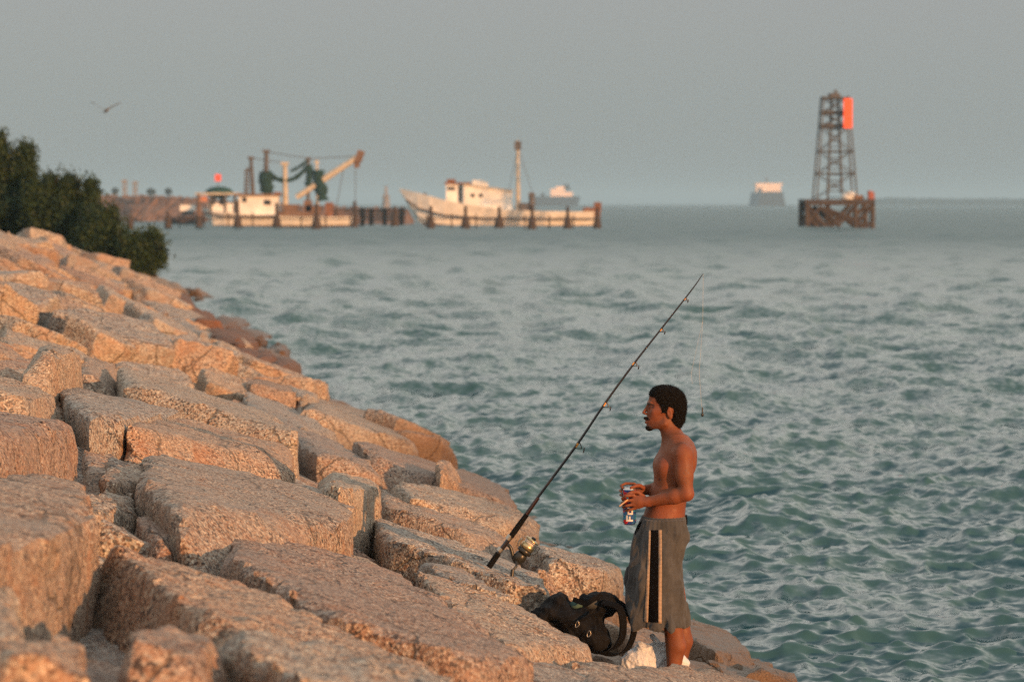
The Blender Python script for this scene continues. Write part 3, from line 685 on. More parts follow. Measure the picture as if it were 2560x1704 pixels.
# hair: the skull grown by a finger's breadth inside the hairline
HAIR = [(548, 250), (540, 170), (600, 118), (700, 100), (860, 120), (940, 220), (965, 340), (940, 460), (850, 562), (815, 545), (772, 505), (765, 475), (795, 440), (800, 375), (765, 342), (738, 348), (715, 405), (668, 408), (655, 330), (622, 300), (606, 252)]
HP = [((1480 + a / 3.919 - 1660) * K, (1702 - 920 - b / 3.919) * K) for a, b in HAIR]
hn, hn2 = sines(55, .022, 12), sines(56, .009, 12)
def hair_sdf(X, Y, Z):
    pol = poly2(np.broadcast_to(X[:, 0], (X.shape[0], Z.shape[2])), np.broadcast_to(Z[0], (X.shape[0], Z.shape[2])), HP)[:, None, :]
    h = ell(X, Y, Z, mp(1671, 1003), (.094, .074, .096))
    h = smin(h, ell(X, Y, Z, mp(1651, 980), (.061, .066, .044)), .03)
    h = smin(h, cone(X, Y, Z, mp(1683, 1030), mp(1690, 1058), .060, .040), .03)
    h = smin(h, ell(X, Y, Z, mp(1646, 1028), (.066, .060, .086)), .03)
    h = h - .0075 - .002 * hn(X, Y, Z) - .0025 * np.abs(hn2(X, Y, Z))
    return smax(h, pol + .003 * hn(X, Y, Z), .006)
hair_me = sdf_mesh('hair', hair_sdf, (-.13, -.11, 1.44), (.16, .11, 1.80), .003)
t = NT('black_hair'); t.p(Base_Color=t.ramp(t.noise(90, 4), [(.35, (.004, .0035, .003)), (.7, (.012, .010, .008))]), Roughness=.8, Specular_IOR_Level=.12)
t.bump(t.noise(120, 5, .8), 1.0, .02); M['hair'] = t.m
hair_o = link('hair', hair_me, M['hair'], man)
hv = np.array([v.co[:] for v in hair_me.vertices]); hnm = np.array([v.normal[:] for v in hair_me.vertices]); rh = np.random.default_rng(5)
pick = rh.choice(len(hv), 7000); p0 = hv[pick]; nn = hnm[pick]
flow = np.array((.35, 0, -.25)) + nn * 1.0 + rh.normal(size=(7000, 3)) * .45; flow /= np.linalg.norm(flow, axis=1)[:, None]
sd = np.cross(flow, rh.normal(size=(7000, 3))); sd /= np.linalg.norm(sd, axis=1)[:, None]; Lh = rh.uniform(.005, .013, (7000, 1)); w_ = .0011
tv = np.stack([p0 - nn * .002 - sd * w_, p0 - nn * .002 + sd * w_, p0 + flow * Lh], 1).reshape(-1, 3)
ho = link('strands', mesh_np('strands', tv, [np.arange(21000).reshape(-1, 3)]), M['hair'], hair_o); tag(ho, kind='stuff')
# goatee and moustache with a little volume
def beard_sdf(q):
    def f(X, Y, Z):
        pol = poly2(np.broadcast_to(X[:, 0], (X.shape[0], Z.shape[2])), np.broadcast_to(Z[0], (X.shape[0], Z.shape[2])),
              [((1480 + a / 3.919 - 1660) * K, (1702 - 920 - b / 3.919) * K) for a, b in q])[:, None, :]
        h = head_sdf(X, Y, Z) - .0018 - .0012 * hn2(X, Y, Z)
        return smax(smax(h, pol, .004), np.abs(Y) - .03, .004)
    return f
for nm, q in (('goatee', [(500, 548), (545, 540), (600, 580), (592, 612), (530, 622), (495, 600)]), ('moustache', [(480, 440), (535, 450), (556, 476), (540, 484), (485, 466)])):
    link(nm, sdf_mesh(nm, beard_sdf(q), (-.15, -.05, 1.42), (-.05, .05, 1.62), .0022), M['hair'], man)

# shorts
LEGROWS = [(1288, 1606, 1712), (1310, 1596, 1713), (1335, 1584, 1713), (1377, 1577, 1710), (1410, 1571, 1702), (1453, 1566, 1702), (1490, 1566, 1705), (1523, 1569, 1708), (1560, 1580, 1712)]
wr1, wr2 = sines(71, .11), sines(72, .05)
def shorts_sdf(X, Y, Z):
    rows_n = [(a, b, c, -.088, .092 + .034 * min(1, (a - 1288) / 150)) for a, b, c in LEGROWS]
    rows_f = [(a, b + 3 * min(1, (a - 1288) / 100), c + 18 * max(0, min(1, (a - 1430) / 110)), .088, .092 + .034 * min(1, (a - 1288) / 150)) for a, b, c in LEGROWS]
    fold = .011 * wr1(X, Y, Z * .28) + .005 * np.abs(wr2(X, Y, Z * .4)) + .005 * np.sin(X * 75 + 6 * Z) * np.clip((1.0 - Z) * 3, 0, 1)
    def one(rows, sg): return gencyl(X, Y, Z, rows, 2.5)
    a, b = one(rows_n, -1), one(rows_f, 1)
    d = smin(a, b, .014)
    zt = (1702 - 1288) * K
    gather = .0014 * np.sin(np.arctan2(Y, X - .0) * 46) * np.clip((Z - zt + .10) / .08, 0, 1)
    d = d + fold * np.clip((zt - Z) / .08, 0, 1) + gather
    hem = smin(gencyl(X, Y, Z, [(q[0] + 60, q[1], q[2], q[3], q[4]) if q[0] == 1560 else q for q in rows_n], 2.5), gencyl(X, Y, Z, [(q[0] + 60, q[1], q[2], q[3], q[4]) if q[0] == 1560 else q for q in rows_f], 2.5), .03)
    inner = np.maximum(np.minimum(a_in(X, Y, Z, rows_n), a_in(X, Y, Z, rows_f)), Z - (1702 - 1525) * K)
    return np.maximum(d, -inner)
def a_in(X, Y, Z, rows):
    rows = [(q[0], q[1] + 10, q[2] - 10, q[3], q[4] - .024) for q in rows]; rows[-1] = (1600, *rows[-1][1:])
    return gencyl(X, Y, Z, rows, 2.5)
sh_me = sdf_mesh('shorts', shorts_sdf, (-.27, -.25, .28), (.19, .25, 1.0), .006)
t = NT('grey_jersey'); w1 = t.noise(260, 2); 
t.p(Base_Color=t.ramp(t.noise(14, 6, .65), [(.3, (.042, .043, .043)), (.7, (.074, .074, .073))]), Roughness=.95, Specular_IOR_Level=.1, Sheen_Weight=.15)
t.bump(t.math('ADD', t.math('MULTIPLY', t.noise(18, 4), 1.5), w1), .5, .006); M['jersey'] = t.m
M['black_cloth'] = plain('black_cloth', (.003, .003, .0035), .95, spec=.05, scale=40)
t = NT('beige_braid'); ck = t.n('TexWave', Scale=42.0, Distortion=1.0); ck.bands_direction = 'Z'; t.set(ck.inputs['Vector'], t.tc.outputs['Object'])
t.p(Base_Color=t.ramp(ck.outputs['Fac'], [(.25, (.09, .06, .04)), (.5, (.40, .29, .20))]), Roughness=.85); M['braid'] = t.m
shorts = link('shorts', sh_me, M['jersey'], man)
bv = BVHTree.FromPolygons([v.co for v in sh_me.vertices], [p.vertices for p in sh_me.polygons])
def strip(name, l0, l1, r0, r1, y0, y1, mat, off, nx=5, ny=48):
    vs = []
    for j in range(ny + 1):
        q = j / ny; py = y0 + (y1 - y0) * q
        for i in range(nx + 1):
            px = (l0 + (l1 - l0) * q) * (1 - i / nx) + (r0 + (r1 - r0) * q) * (i / nx)
            x, _, z = mp(px, py); hit = bv.ray_cast(Vector((x, -1, z)), Vector((0, 1, 0)))[0]
            y = hit.y if hit else -.2
            vs.append((x, y - off, z))
    m = nx + 1; k = len(vs); vs += [(a, b + off * 2.2, c) for a, b, c in vs]
    fs = []
    for j in range(ny):
        for i in range(nx):
            q = (j * m + i, j * m + i + 1, (j + 1) * m + i + 1, (j + 1) * m + i); fs.append(q); fs.append(tuple(k + e for e in q[::-1]))
        fs.append((j * m, (j + 1) * m, k + (j + 1) * m, k + j * m)); fs.append((j * m + nx, k + j * m + nx, k + (j + 1) * m + nx, (j + 1) * m + nx))
    for i in range(nx): fs.append((i, k + i, k + i + 1, i + 1)); b0 = ny * m + i; fs.append((b0, b0 + 1, k + b0 + 1, k + b0))
    mb = MB(); mb.add(vs, fs, True); return mb.build(name, mat, shorts)
strip('side_stripe', 1621, 1614.5, 1641, 1641, 1311, 1539, M['black_cloth'], .003)
strip('piping', 1617, 1605.5, 1621.5, 1615, 1312, 1540, M['braid'], .005, 2)
strip('piping', 1641, 1640.5, 1649, 1649, 1310, 1541, M['braid'], .005, 2)
# waistband, elastic ring
vs = []; fs = []; NA = 72; prof = [(0.0, -.052), (.007, -.046), (.008, -.026), (.0045, -.022), (.008, -.018), (.007, -.002), (0.0, .004), (-.012, -.004), (-.012, -.05)]
for i in range(NA):
    a = 2 * math.pi * i / NA; gz = .0016 * math.sin(a * 31)
    for q, hz in prof:
        vs.append(((1659 - 1660) * K + (53 * K + q + gz * .6) * math.cos(a) * (1.03 if hz < -.03 else 1), (.156 + q + gz * .6) * math.sin(a), (1702 - 1285) * K + hz + gz))
m = len(prof)
for i in range(NA):
    for j in range(m): fs.append((i * m + j, i * m + (j + 1) % m, ((i + 1) % NA) * m + (j + 1) % m, ((i + 1) % NA) * m + j))
mb = MB(); mb.add(vs, fs, True); mb.build('waistband', M['jersey'], shorts)
mb = MB()
for pts in ([(1604, 1296, -.02), (1593, 1306, -.04), (1587, 1320, -.05), (1586, 1329, -.045), (1591, 1326, -.03), (1595, 1312, -.02), (1603, 1299, -.01)], [(1604, 1296, -.01), (1596, 1310, -.06), (1592, 1322, -.07)]):
    P3 = [mp(*p) for p in pts]; mb.tube(P3, .0045, 6)
mb.build('drawstring', M['black_cloth'], shorts)
mb = MB(); mb.tube([mp(1709, 1284, -.04), mp(1714, 1287, -.05), mp(1714, 1300, -.06), mp(1710, 1318, -.07)], .006, 6); mb.tube([mp(1708, 1290, .02), mp(1715, 1283, .0), mp(1713, 1296, -.02)], .005, 6)
mb.build('drawstring', M['black_cloth'], shorts)

# can
CX, CY = (1571 - 1660) * K, -.062
cr, ch = .0385, 95 * K
can = empty('drink_can', man.location + Vector((CX, CY, (1702 - 1303) * K)))
tag(can, 'tall blue and red drink can with white lettering held in both hands', 'can')
t = NT('printed_can'); vo = t.n('TexVoronoi', Scale=46.0, Randomness=1.0); nz = t.n('TexNoise', Scale=30.0); t.set(nz.inputs['Vector'], t.tc.outputs['Object'])
mpn = t.mix(t.tc.outputs['Object'], nz.outputs['Color'], .03); t.set(vo.inputs['Vector'], mpn)
sp = t.n('SeparateColor'); t.set(sp.inputs[0], vo.outputs['Color'])
t.p(Base_Color=t.ramp(sp.outputs[0], [(0, (.015, .05, .22)), (.30, (.015, .05, .22)), (.31, (.02, .22, .38)), (.52, (.02, .22, .38)), (.53, (.50, .02, .03)), (.80, (.50, .02, .03)), (.81, (.03, .12, .30))], 'CONSTANT'), Roughness=.3, Metallic=.25)
M['can_print'] = t.m; M['alu'] = plain('aluminium', (.55, .55, .55), .3, .9, .1); M['white_ink'] = plain('white_ink', (.52, .49, .46), .5, var=.08)
mb = MB(); mb.lathe([(cr * .86, .004), (cr, .014), (cr, ch - .016)], (0, 0, 0), (0, 0, 1), 32); mb.build('can_body', M['can_print'], can)
mb = MB(); mb.lathe([(cr, ch - .016), (cr * .84, ch - .003), (cr * .86, ch), (cr * .80, ch), (cr * .79, ch - .005), (0, ch - .005)], (0, 0, 0), (0, 0, 1), 32); mb.box((0.004, 0, ch - .003), (.022, .014, .002)); mb.build('lid', M['alu'], can)
mb = MB(); mb.lathe([(0, .006), (cr * .7, .001), (cr * .8, 0), (cr * .87, .005)], (0, 0, 0), (0, 0, 1), 32); mb.build('base_rim', M['alu'], can)
def stroke(mb, s0, s1, t0, t1):         # s along the can's height, t around it (metres), facing the viewer
    n = 6; vs = []
    for rr in (cr + .0006, cr + .0016):
        for i in range(n + 1):
            a = -math.pi / 2 + (t0 + (t1 - t0) * i / n) / cr
            for z in (s0, s1): vs.append((rr * math.cos(a), rr * math.sin(a), z))
    q = 2 * (n + 1); fs = [(q + 2 * i, q + 2 * i + 2, q + 2 * i + 3, q + 2 * i + 1) for i in range(n)] + [(2 * i, 2 * i + 2, q + 2 * i + 2, q + 2 * i) for i in range(n)] + [(2 * i + 1, q + 2 * i + 1, q + 2 * i + 3, 2 * i + 3) for i in range(n)] + [(0, q, q + 1, 1), (q - 2, q - 1, 2 * q - 1, 2 * q - 2)]
    mb.add(vs, fs)
# letter F, reading up the can (its stem lies across the can)
mb = MB(); z = .022; stroke(mb, z, z + .011, -.021, .019); stroke(mb, z + .011, z + .036, -.021, -.011); stroke(mb, z + .011, z + .030, -.004, .005); mb.build('letter', M['white_ink'], can)
# letter C/O above it
mb = MB(); z = .062; stroke(mb, z, z + .010, -.012, .019); stroke(mb, z + .010, z + .032, .010, .019); stroke(mb, z + .010, z + .032, -.012, -.004); stroke(mb, z + .032, z + .041, -.012, .019); mb.build('letter', M['white_ink'], can)
# cigarette
cg = empty('cigarette', man.location + Vector(mp(1566, 1237, -.133)))
tag(cg, 'half smoked pale cigarette between the fingers in front of the can', 'cigarette')
a, b = Vector((0, 0, 0)), Vector(mp(1543, 1254, -.150)) - Vector(mp(1566, 1237, -.133))
mb = MB(); mb.tube([a + b * .35, b * .93], .0046, 10); mb.build('paper', plain('tan_paper', (.34, .22, .14), .8), cg)
mb = MB(); mb.tube([a, a + b * .36], .0047, 10); mb.build('filter', plain('cigarette_filter', (.45, .24, .10), .8), cg)
mb = MB(); mb.tube([b * .925, b], .0044, 10); mb.build('ash_tip', plain('ash', (.12, .11, .10), .95), cg)

# ------------------------------------------------------------------ backpack
def bpp(px, py, y=0.0): return ((px - 1460) * K, y, (1634 - py) * K)
pack = empty('backpack', P(1460, 1634, 16.55))
tag(pack, 'black backpack slumped open on the sloping rock beside the standing person', 'backpack')
bn, bn2 = sines(81, .10), sines(82, .04)
def pack_sdf(X, Y, Z):
    e = lambda px, py, y, r, rot=0: ell(X, Y, Z, bpp(px, py, y), r, R(rot))
    d = e(1425, 1545, .0, (.165, .13, .085), 24)
    d = smin(d, e(1372, 1530, .02, (.085, .11, .06), -30), .04)
    d = smin(d, e(1470, 1580, -.02, (.135, .12, .075), 33), .05)
    d = smin(d, e(1398, 1506, .03, (.062, .09, .065), -25), .03)
    d = smin(d, e(1490, 1515, .05, (.115, .09, .075), 8), .03)
    d = smin(d, e(1482, 1590, .0, (.105, .11, .075), 30), .04)
    d = smin(d, e(1522, 1508, .06, (.075, .08, .06), 30), .03)
    d = smin(d, e(1352, 1545, .0, (.075, .09, .04), 25), .04)
    d = smax(d, -e(1440, 1496, -.02, (.045, .09, .05), 0), .02)       # open mouth between the lobes
    d = smax(d, -e(1480, 1508, -.055, (.055, .045, .045), 0), .012)
    return d + .007 * bn(X, Y, Z) + .003 * bn2(X, Y, Z)
M['nylon'] = plain('black_nylon', (.005, .005, .0055), .8, var=.5, scale=20, bump=.003, spec=.15)
M['web'] = plain('black_webbing', (.004, .004, .0045), .85, scale=60, bump=.002, spec=.1)
M['mesh_grey'] = plain('grey_lining', (.05, .055, .055), .7, var=.5, scale=30)
pb = link('pack_body', sdf_mesh('pack_body', pack_sdf, (-.36, -.20, -.02), (.28, .20, .42), .007), M['nylon'], pack)
def curve(pts, n=24):
    pts = [Vector(p) for p in pts]; out = []
    q = [pts[0]] + pts + [pts[-1]]
    for i in range(1, len(q) - 2):
        for k in range(n // (len(pts) - 1) + 1):
            t = k / (n // (len(pts) - 1) + 1); a, b, c, d = q[i - 1], q[i], q[i + 1], q[i + 2]
            out.append(.5 * ((2 * b) + (c - a) * t + (2 * a - 5 * b + 4 * c - d) * t * t + (3 * b - a - 3 * c + d) * t ** 3))
    return out + [pts[-1]]
mb = MB(); mb.ribbon(curve([bpp(1505, 1500, -.05), bpp(1545, 1512, -.08), bpp(1556, 1545, -.10), bpp(1553, 1585, -.10), bpp(1535, 1612, -.09), bpp(1500, 1624, -.07), bpp(1478, 1618, -.05)]), (0.75, .6, 0.2), .050, .009); mb.build('shoulder_strap', M['web'], pack)
mb = MB(); mb.ribbon(curve([bpp(1512, 1495, .03), bpp(1552, 1508, .02), bpp(1580, 1545, .0), bpp(1584, 1580, -.02), bpp(1568, 1618, -.03), bpp(1536, 1632, -.04), bpp(1490, 1622, -.05)]), (0.7, .7, .1), .046, .009); mb.build('shoulder_strap', M['web'], pack)
mb = MB(); mb.ribbon(curve([bpp(1563, 1528, -.03), bpp(1559, 1550, -.05), bpp(1557, 1568, -.05)]), (1, .3, 0), .024, .005); mb.build('webbing_strap', M['web'], pack)
mb = MB(); mb.box(bpp(1580, 1548, -.03), (.040, .016, .052), Matrix.Rotation(R(-25), 3, 'Y')); mb.box(bpp(1586, 1557, -.03), (.022, .012, .03), Matrix.Rotation(R(-25), 3, 'Y')); mb.build('buckle', M['web'], pack)
mb = MB(); mb.ribbon(curve([bpp(1432, 1492, -.06), bpp(1462, 1500, -.10), bpp(1478, 1492, -.11), bpp(1505, 1480, -.06)]), (0, .3, 1), .03, .006); mb.build('grab_handle', M['web'], pack)
mb = MB(); mb.ribbon(curve([bpp(1398, 1542, -.145), bpp(1430, 1545, -.15), bpp(1460, 1536, -.15), bpp(1500, 1518, -.12)]), (0, -.2, 1), .014, .005); z_ = mb.build('zipper', M['web'], pack)
M['steel'] = plain('dull_steel', (.35, .32, .27), .35, .9, .2)
for (x0, y0) in ((1437, 1548), (1466, 1572)):
    mb = MB(); mb.tube(curve([bpp(x0, y0, -.16), bpp(x0 + 6, y0 - 8, -.165), bpp(x0 + 9, y0 + 2, -.165), bpp(x0 + 1, y0 + 8, -.165), bpp(x0, y0, -.16)], 16), .0025, 5); mb.build('zip_pull', M['steel'], pack)
mb = MB(); mb.sphere(bpp(1480, 1506, .0), (.05, .03, .035), 14, 9); mb.build('lining', M['mesh_grey'], pack)
mb = MB(); mb.sphere(bpp(1441, 1510, .0), (.038, .03, .03), 12, 8); mb.build('lining', plain('green_cloth', (.05, .10, .085), .9, scale=30), pack)
# grey tackle box half hidden behind the pack
tb = empty('tackle_box', P(1318, 1545, 17.2)); tag(tb, 'grey plastic box tucked behind the black backpack', 'box')
M['greyplastic'] = plain('grey_plastic', (.17, .16, .145), .5, var=.15)
rot = Matrix.Rotation(R(14), 3, 'Y')
mb = MB(); mb.box((0, 0, .045), (.13, .10, .10), rot); mb.build('box_tray', M['greyplastic'], tb)
mb = MB(); mb.box((.004, 0, .104), (.137, .107, .014), rot); mb.build('lid', M['greyplastic'], tb)
mb = MB(); mb.box((.0, -.054, .09), (.03, .008, .024), rot); mb.build('latch', M['web'], tb)

# ------------------------------------------------------------------ plastic bag
bag = empty('plastic_bag', P(1640, 1674, 16.62)); tag(bag, 'crumpled white plastic carrier bag between the standing legs', 'bag')
def bg(px, py, y=0.0): return ((px - 1640) * K, y, (1674 - py) * K)
cn, cn2, cn3 = sines(91, .13, 7), sines(92, .06, 8), sines(93, .03, 8)
def bag_sdf(X, Y, Z):
    e = lambda px, py, y, r, rot=0: ell(X, Y, Z, bg(px, py, y), r, R(rot))
    d = e(1610, 1650, -.005, (.14, .06, .092), -18)
    d = smin(d, e(1655, 1640, .0, (.085, .05, .085), 0), .03)
    d = smin(d, e(1690, 1655, .0, (.075, .05, .06), 20), .03)
    d = smin(d, e(1600, 1622, -.01, (.03, .035, .045), 10), .02)
    return d + .006 * np.abs(cn(X, Y, Z)) + .004 * np.abs(cn2(X, Y, Z)) + .0015 * np.abs(cn3(X, Y, Z)) - .012
t = NT('white_film'); t.p(Base_Color=t.ramp(t.noise(12, 4), [(.3, (.52, .54, .56)), (.7, (.64, .65, .66))]), Roughness=.4, Specular_IOR_Level=.45, Transmission_Weight=.0)
t.bump(t.noise(38, 6, .7, dist=.8), .7, .012); M['film'] = t.m
link('bag_body', sdf_mesh('bag_body', bag_sdf, (-.30, -.10, -.06), (.26, .10, .24), .005), M['film'], bag)
mb = MB(); mb.ribbon(curve([bg(1640, 1612, -.01), bg(1634, 1598, -.015), bg(1627, 1588, -.01), bg(1632, 1586, 0), bg(1640, 1594, .005), bg(1650, 1606, .0)], 18), (.3, 1, .2), .035, .003); mb.build('handle', M['film'], bag)
mb = MB(); mb.ribbon(curve([bg(1588, 1618, .0), bg(1595, 1606, .0), bg(1604, 1605, .005), bg(1614, 1616, .0)], 14), (.3, 1, .2), .03, .003); mb.build('handle', M['film'], bag)

# ------------------------------------------------------------------ fishing rod
RD = 17.2; KR = RD / F
rod = empty('fishing_rod', P(1222, 1417, RD)); tag(rod, 'black fishing rod with gold spinning reel propped on the granite rocks', 'fishing rod')
rb = Vector(rod.location)
def rp(px, py, dy=0.0): return P(px, py, RD + dy) - rb
RP = [(1222, 1417), (1311, 1288), (1440, 1114), (1510, 1011), (1586, 907), (1652, 823), (1711, 748), (1740, 710), (1752, 692), (1758, 684)]
M['rodblack'] = plain('black_blank', (.012, .009, .009), .3, spec=.5); M['foam'] = plain('black_foam', (.006, .006, .006), .95, spec=.1)
t = NT('rod_blank'); M['rodred'] = plain('red_brown_blank', (.10, .028, .012), .3); M['gold'] = plain('gold_thread', (.55, .25, .04), .45); M['brass'] = plain('champagne_metal', (.50, .38, .20), .3, .85, .15)
M['darkplastic'] = plain('dark_plastic', (.018, .018, .014), .35)
cv = curve([rp(*p) for p in RP], 60)
fr = lambda q: cv[min(len(cv) - 1, int(q * (len(cv) - 1)))]
mb = MB(); mb.tube(cv, [.0085 * (1 - i / (len(cv) - 1)) ** .85 + .0013 for i in range(len(cv))], 8); mb.build('blank', M['rodblack'], rod)
def along(a, b): return [rp(*a), rp((a[0] + b[0]) / 2, (a[1] + b[1]) / 2), rp(*b)]
mb = MB(); mb.tube(along((1222, 1417), (1246, 1382)), .0185, 12); mb.build('butt_grip', M['foam'], rod)
mb = MB(); mb.tube(along((1277, 1341), (1317, 1285)), [.018, .0175, .015], 12); mb.build('fore_grip', M['foam'], rod)
mb = MB(); mb.tube(along((1246, 1382), (1277, 1341)), .0145, 12); mb.build('reel_seat', M['rodblack'], rod)
for a, b in (((1247, 1377), (1254, 1370)), ((1269, 1348), (1277, 1338))):
    mb = MB(); mb.tube([rp(*a), rp(*b)], .0185, 14); mb.build('hood_ring', M['brass'] if 0 else M['steel'], rod)
mb = MB(); mb.tube(along((1317, 1285), (1346, 1243)), [.0118, .0112, .0108], 8); mb.build('hosel', M['rodred'], rod)
for gx, gy, gs in ((1442, 1112, .85), (1511, 1010, .72), (1584, 909, .6), (1652, 824, .48), (1712, 747, .38)):
    g = empty('guide', rp(gx, gy)); g.parent = rod
    t_ = (rp(1586, 907) - rp(1440, 1114)).normalized(); side = Vector((t_.z, 0, -t_.x))
    mb = MB(); mb.tube([-t_ * .016 * gs, t_ * .016 * gs], .0085 * gs + .0014, 8); mb.build('thread_wrap', M['gold'], g)
    mb = MB(); c0 = side * .062 * gs
    mb.tube([t_ * .03 * gs, side * .03 * gs + t_ * .012 * gs, c0 - side * .018 * gs], .003, 6); mb.tube([-t_ * .03 * gs, c0 - side * .018 * gs], .0026, 6); mb.build('guide_leg', M['rodblack'], g)
    ring = [c0 + (side * math.cos(a) * .35 + Vector((0, 1, 0)) * math.sin(a) - t_ * math.cos(a) * .8) * .021 * gs for a in np.linspace(0, 2 * math.pi, 15)]
    mb = MB(); mb.tube(ring, .0034, 6, cap=False); mb.build('guide_ring', M['rodblack'], g)
# spinning reel hanging to the right of the seat
reel = empty('reel', rp(1300, 1372)); reel.parent = rod; ro = rp(1300, 1372)
def rr(px, py, dy=0.0): return rp(px, py, dy) - ro
mb = MB(); mb.tube(curve([rr(1262, 1360), rr(1273, 1363), rr(1279, 1376), rr(1284, 1396), rr(1292, 1408)], 16), [.013, .011, .010, .011, .016, .017, .017, .016, .014, .014, .014, .014, .014, .014, .014, .014, .014][:len(curve([rr(1262, 1360), rr(1273, 1363), rr(1279, 1376), rr(1284, 1396), rr(1292, 1408)], 16))] if 0 else .011, 8); mb.build('reel_foot', M['darkplastic'], reel)
ax = (rr(1330, 1352) - rr(1292, 1402)).normalized(); o0 = rr(1292, 1402)
mb = MB(); mb.lathe([(0, -.012), (.030, -.004), (.040, .02), (.038, .05), (.030, .062), (.0, .064)], o0, ax, 20); mb.build('gear_housing', M['darkplastic'], reel)
mb = MB(); mb.lathe([(.0, .062), (.042, .064), (.046, .070), (.046, .088), (.040, .092), (.0, .093)], o0, ax, 22); mb.build('rotor', M['darkplastic'], reel)
mb = MB(); mb.lathe([(.0, .093), (.043, .094), (.043, .122), (.036, .126), (.035, .150), (.045, .154), (.045, .160), (.022, .166), (.0, .167)], o0, ax, 24); mb.build('spool', M['brass'], reel)
M['mono'] = plain('fishing_line', (.50, .46, .38), .35)
mb = MB(); mb.lathe([(.0355, .127), (.039, .130), (.039, .146), (.0355, .149)], o0, ax, 24); mb.build('wound_line', M['mono'], reel)
mb = MB(); mb.lathe([(.0, .167), (.016, .168), (.014, .178), (.0, .180)], o0, ax, 14); mb.build('drag_knob', M['darkplastic'], reel)
sd = Vector((ax.z, 0, -ax.x))
mb = MB(); b0 = o0 + ax * .08
mb.tube([b0 + sd * .046, b0 + sd * .064 + ax * .03, b0 + sd * .060 + ax * .07], .006, 6); mb.tube([b0 - sd * .046, b0 - sd * .060 + ax * .02, b0 - sd * .058 + ax * .05], .008, 6)
mb.tube([b0 + sd * .060 + ax * .07 + Vector((0, -.05 * math.sin(a), 0)) - sd * .06 * (1 - math.cos(a)) for a in np.linspace(0, math.pi, 9)], .0022, 5); mb.build('bail', M['steel'], reel)
mb = MB(); h0 = rr(1291, 1412); mb.tube([o0 + Vector((0, -.03, 0)), h0 + Vector((-.0, -.06, 0)), rr(1282, 1424, -.06)], [.008, .0075, .007], 7); mb.tube([rr(1282, 1422, -.06), rr(1280, 1440, -.065)], [.011, .013], 9); mb.build('crank_handle', M['darkplastic'], reel)
# line from the tip with its sinker
tip = rp(1758, 684)
mb = MB(); mb.tube([tip, rp(1757, 800), rp(1748, 930, -.03), rp(1752, 990), rp(1756, 1030)], .0006, 4); mb.tube([rp(1757, 800), rp(1734, 905), rp(1728, 935), rp(1731, 960)], .0005, 4); mb.build('line', M['mono'], rod)
mb = MB(); mb.sphere(rp(1756, 1036), (.009, .009, .013), 10, 7); mb.tube([rp(1756, 1018), rp(1756, 1032)], .004, 6); mb.build('sinker', M['darkplastic'], rod)
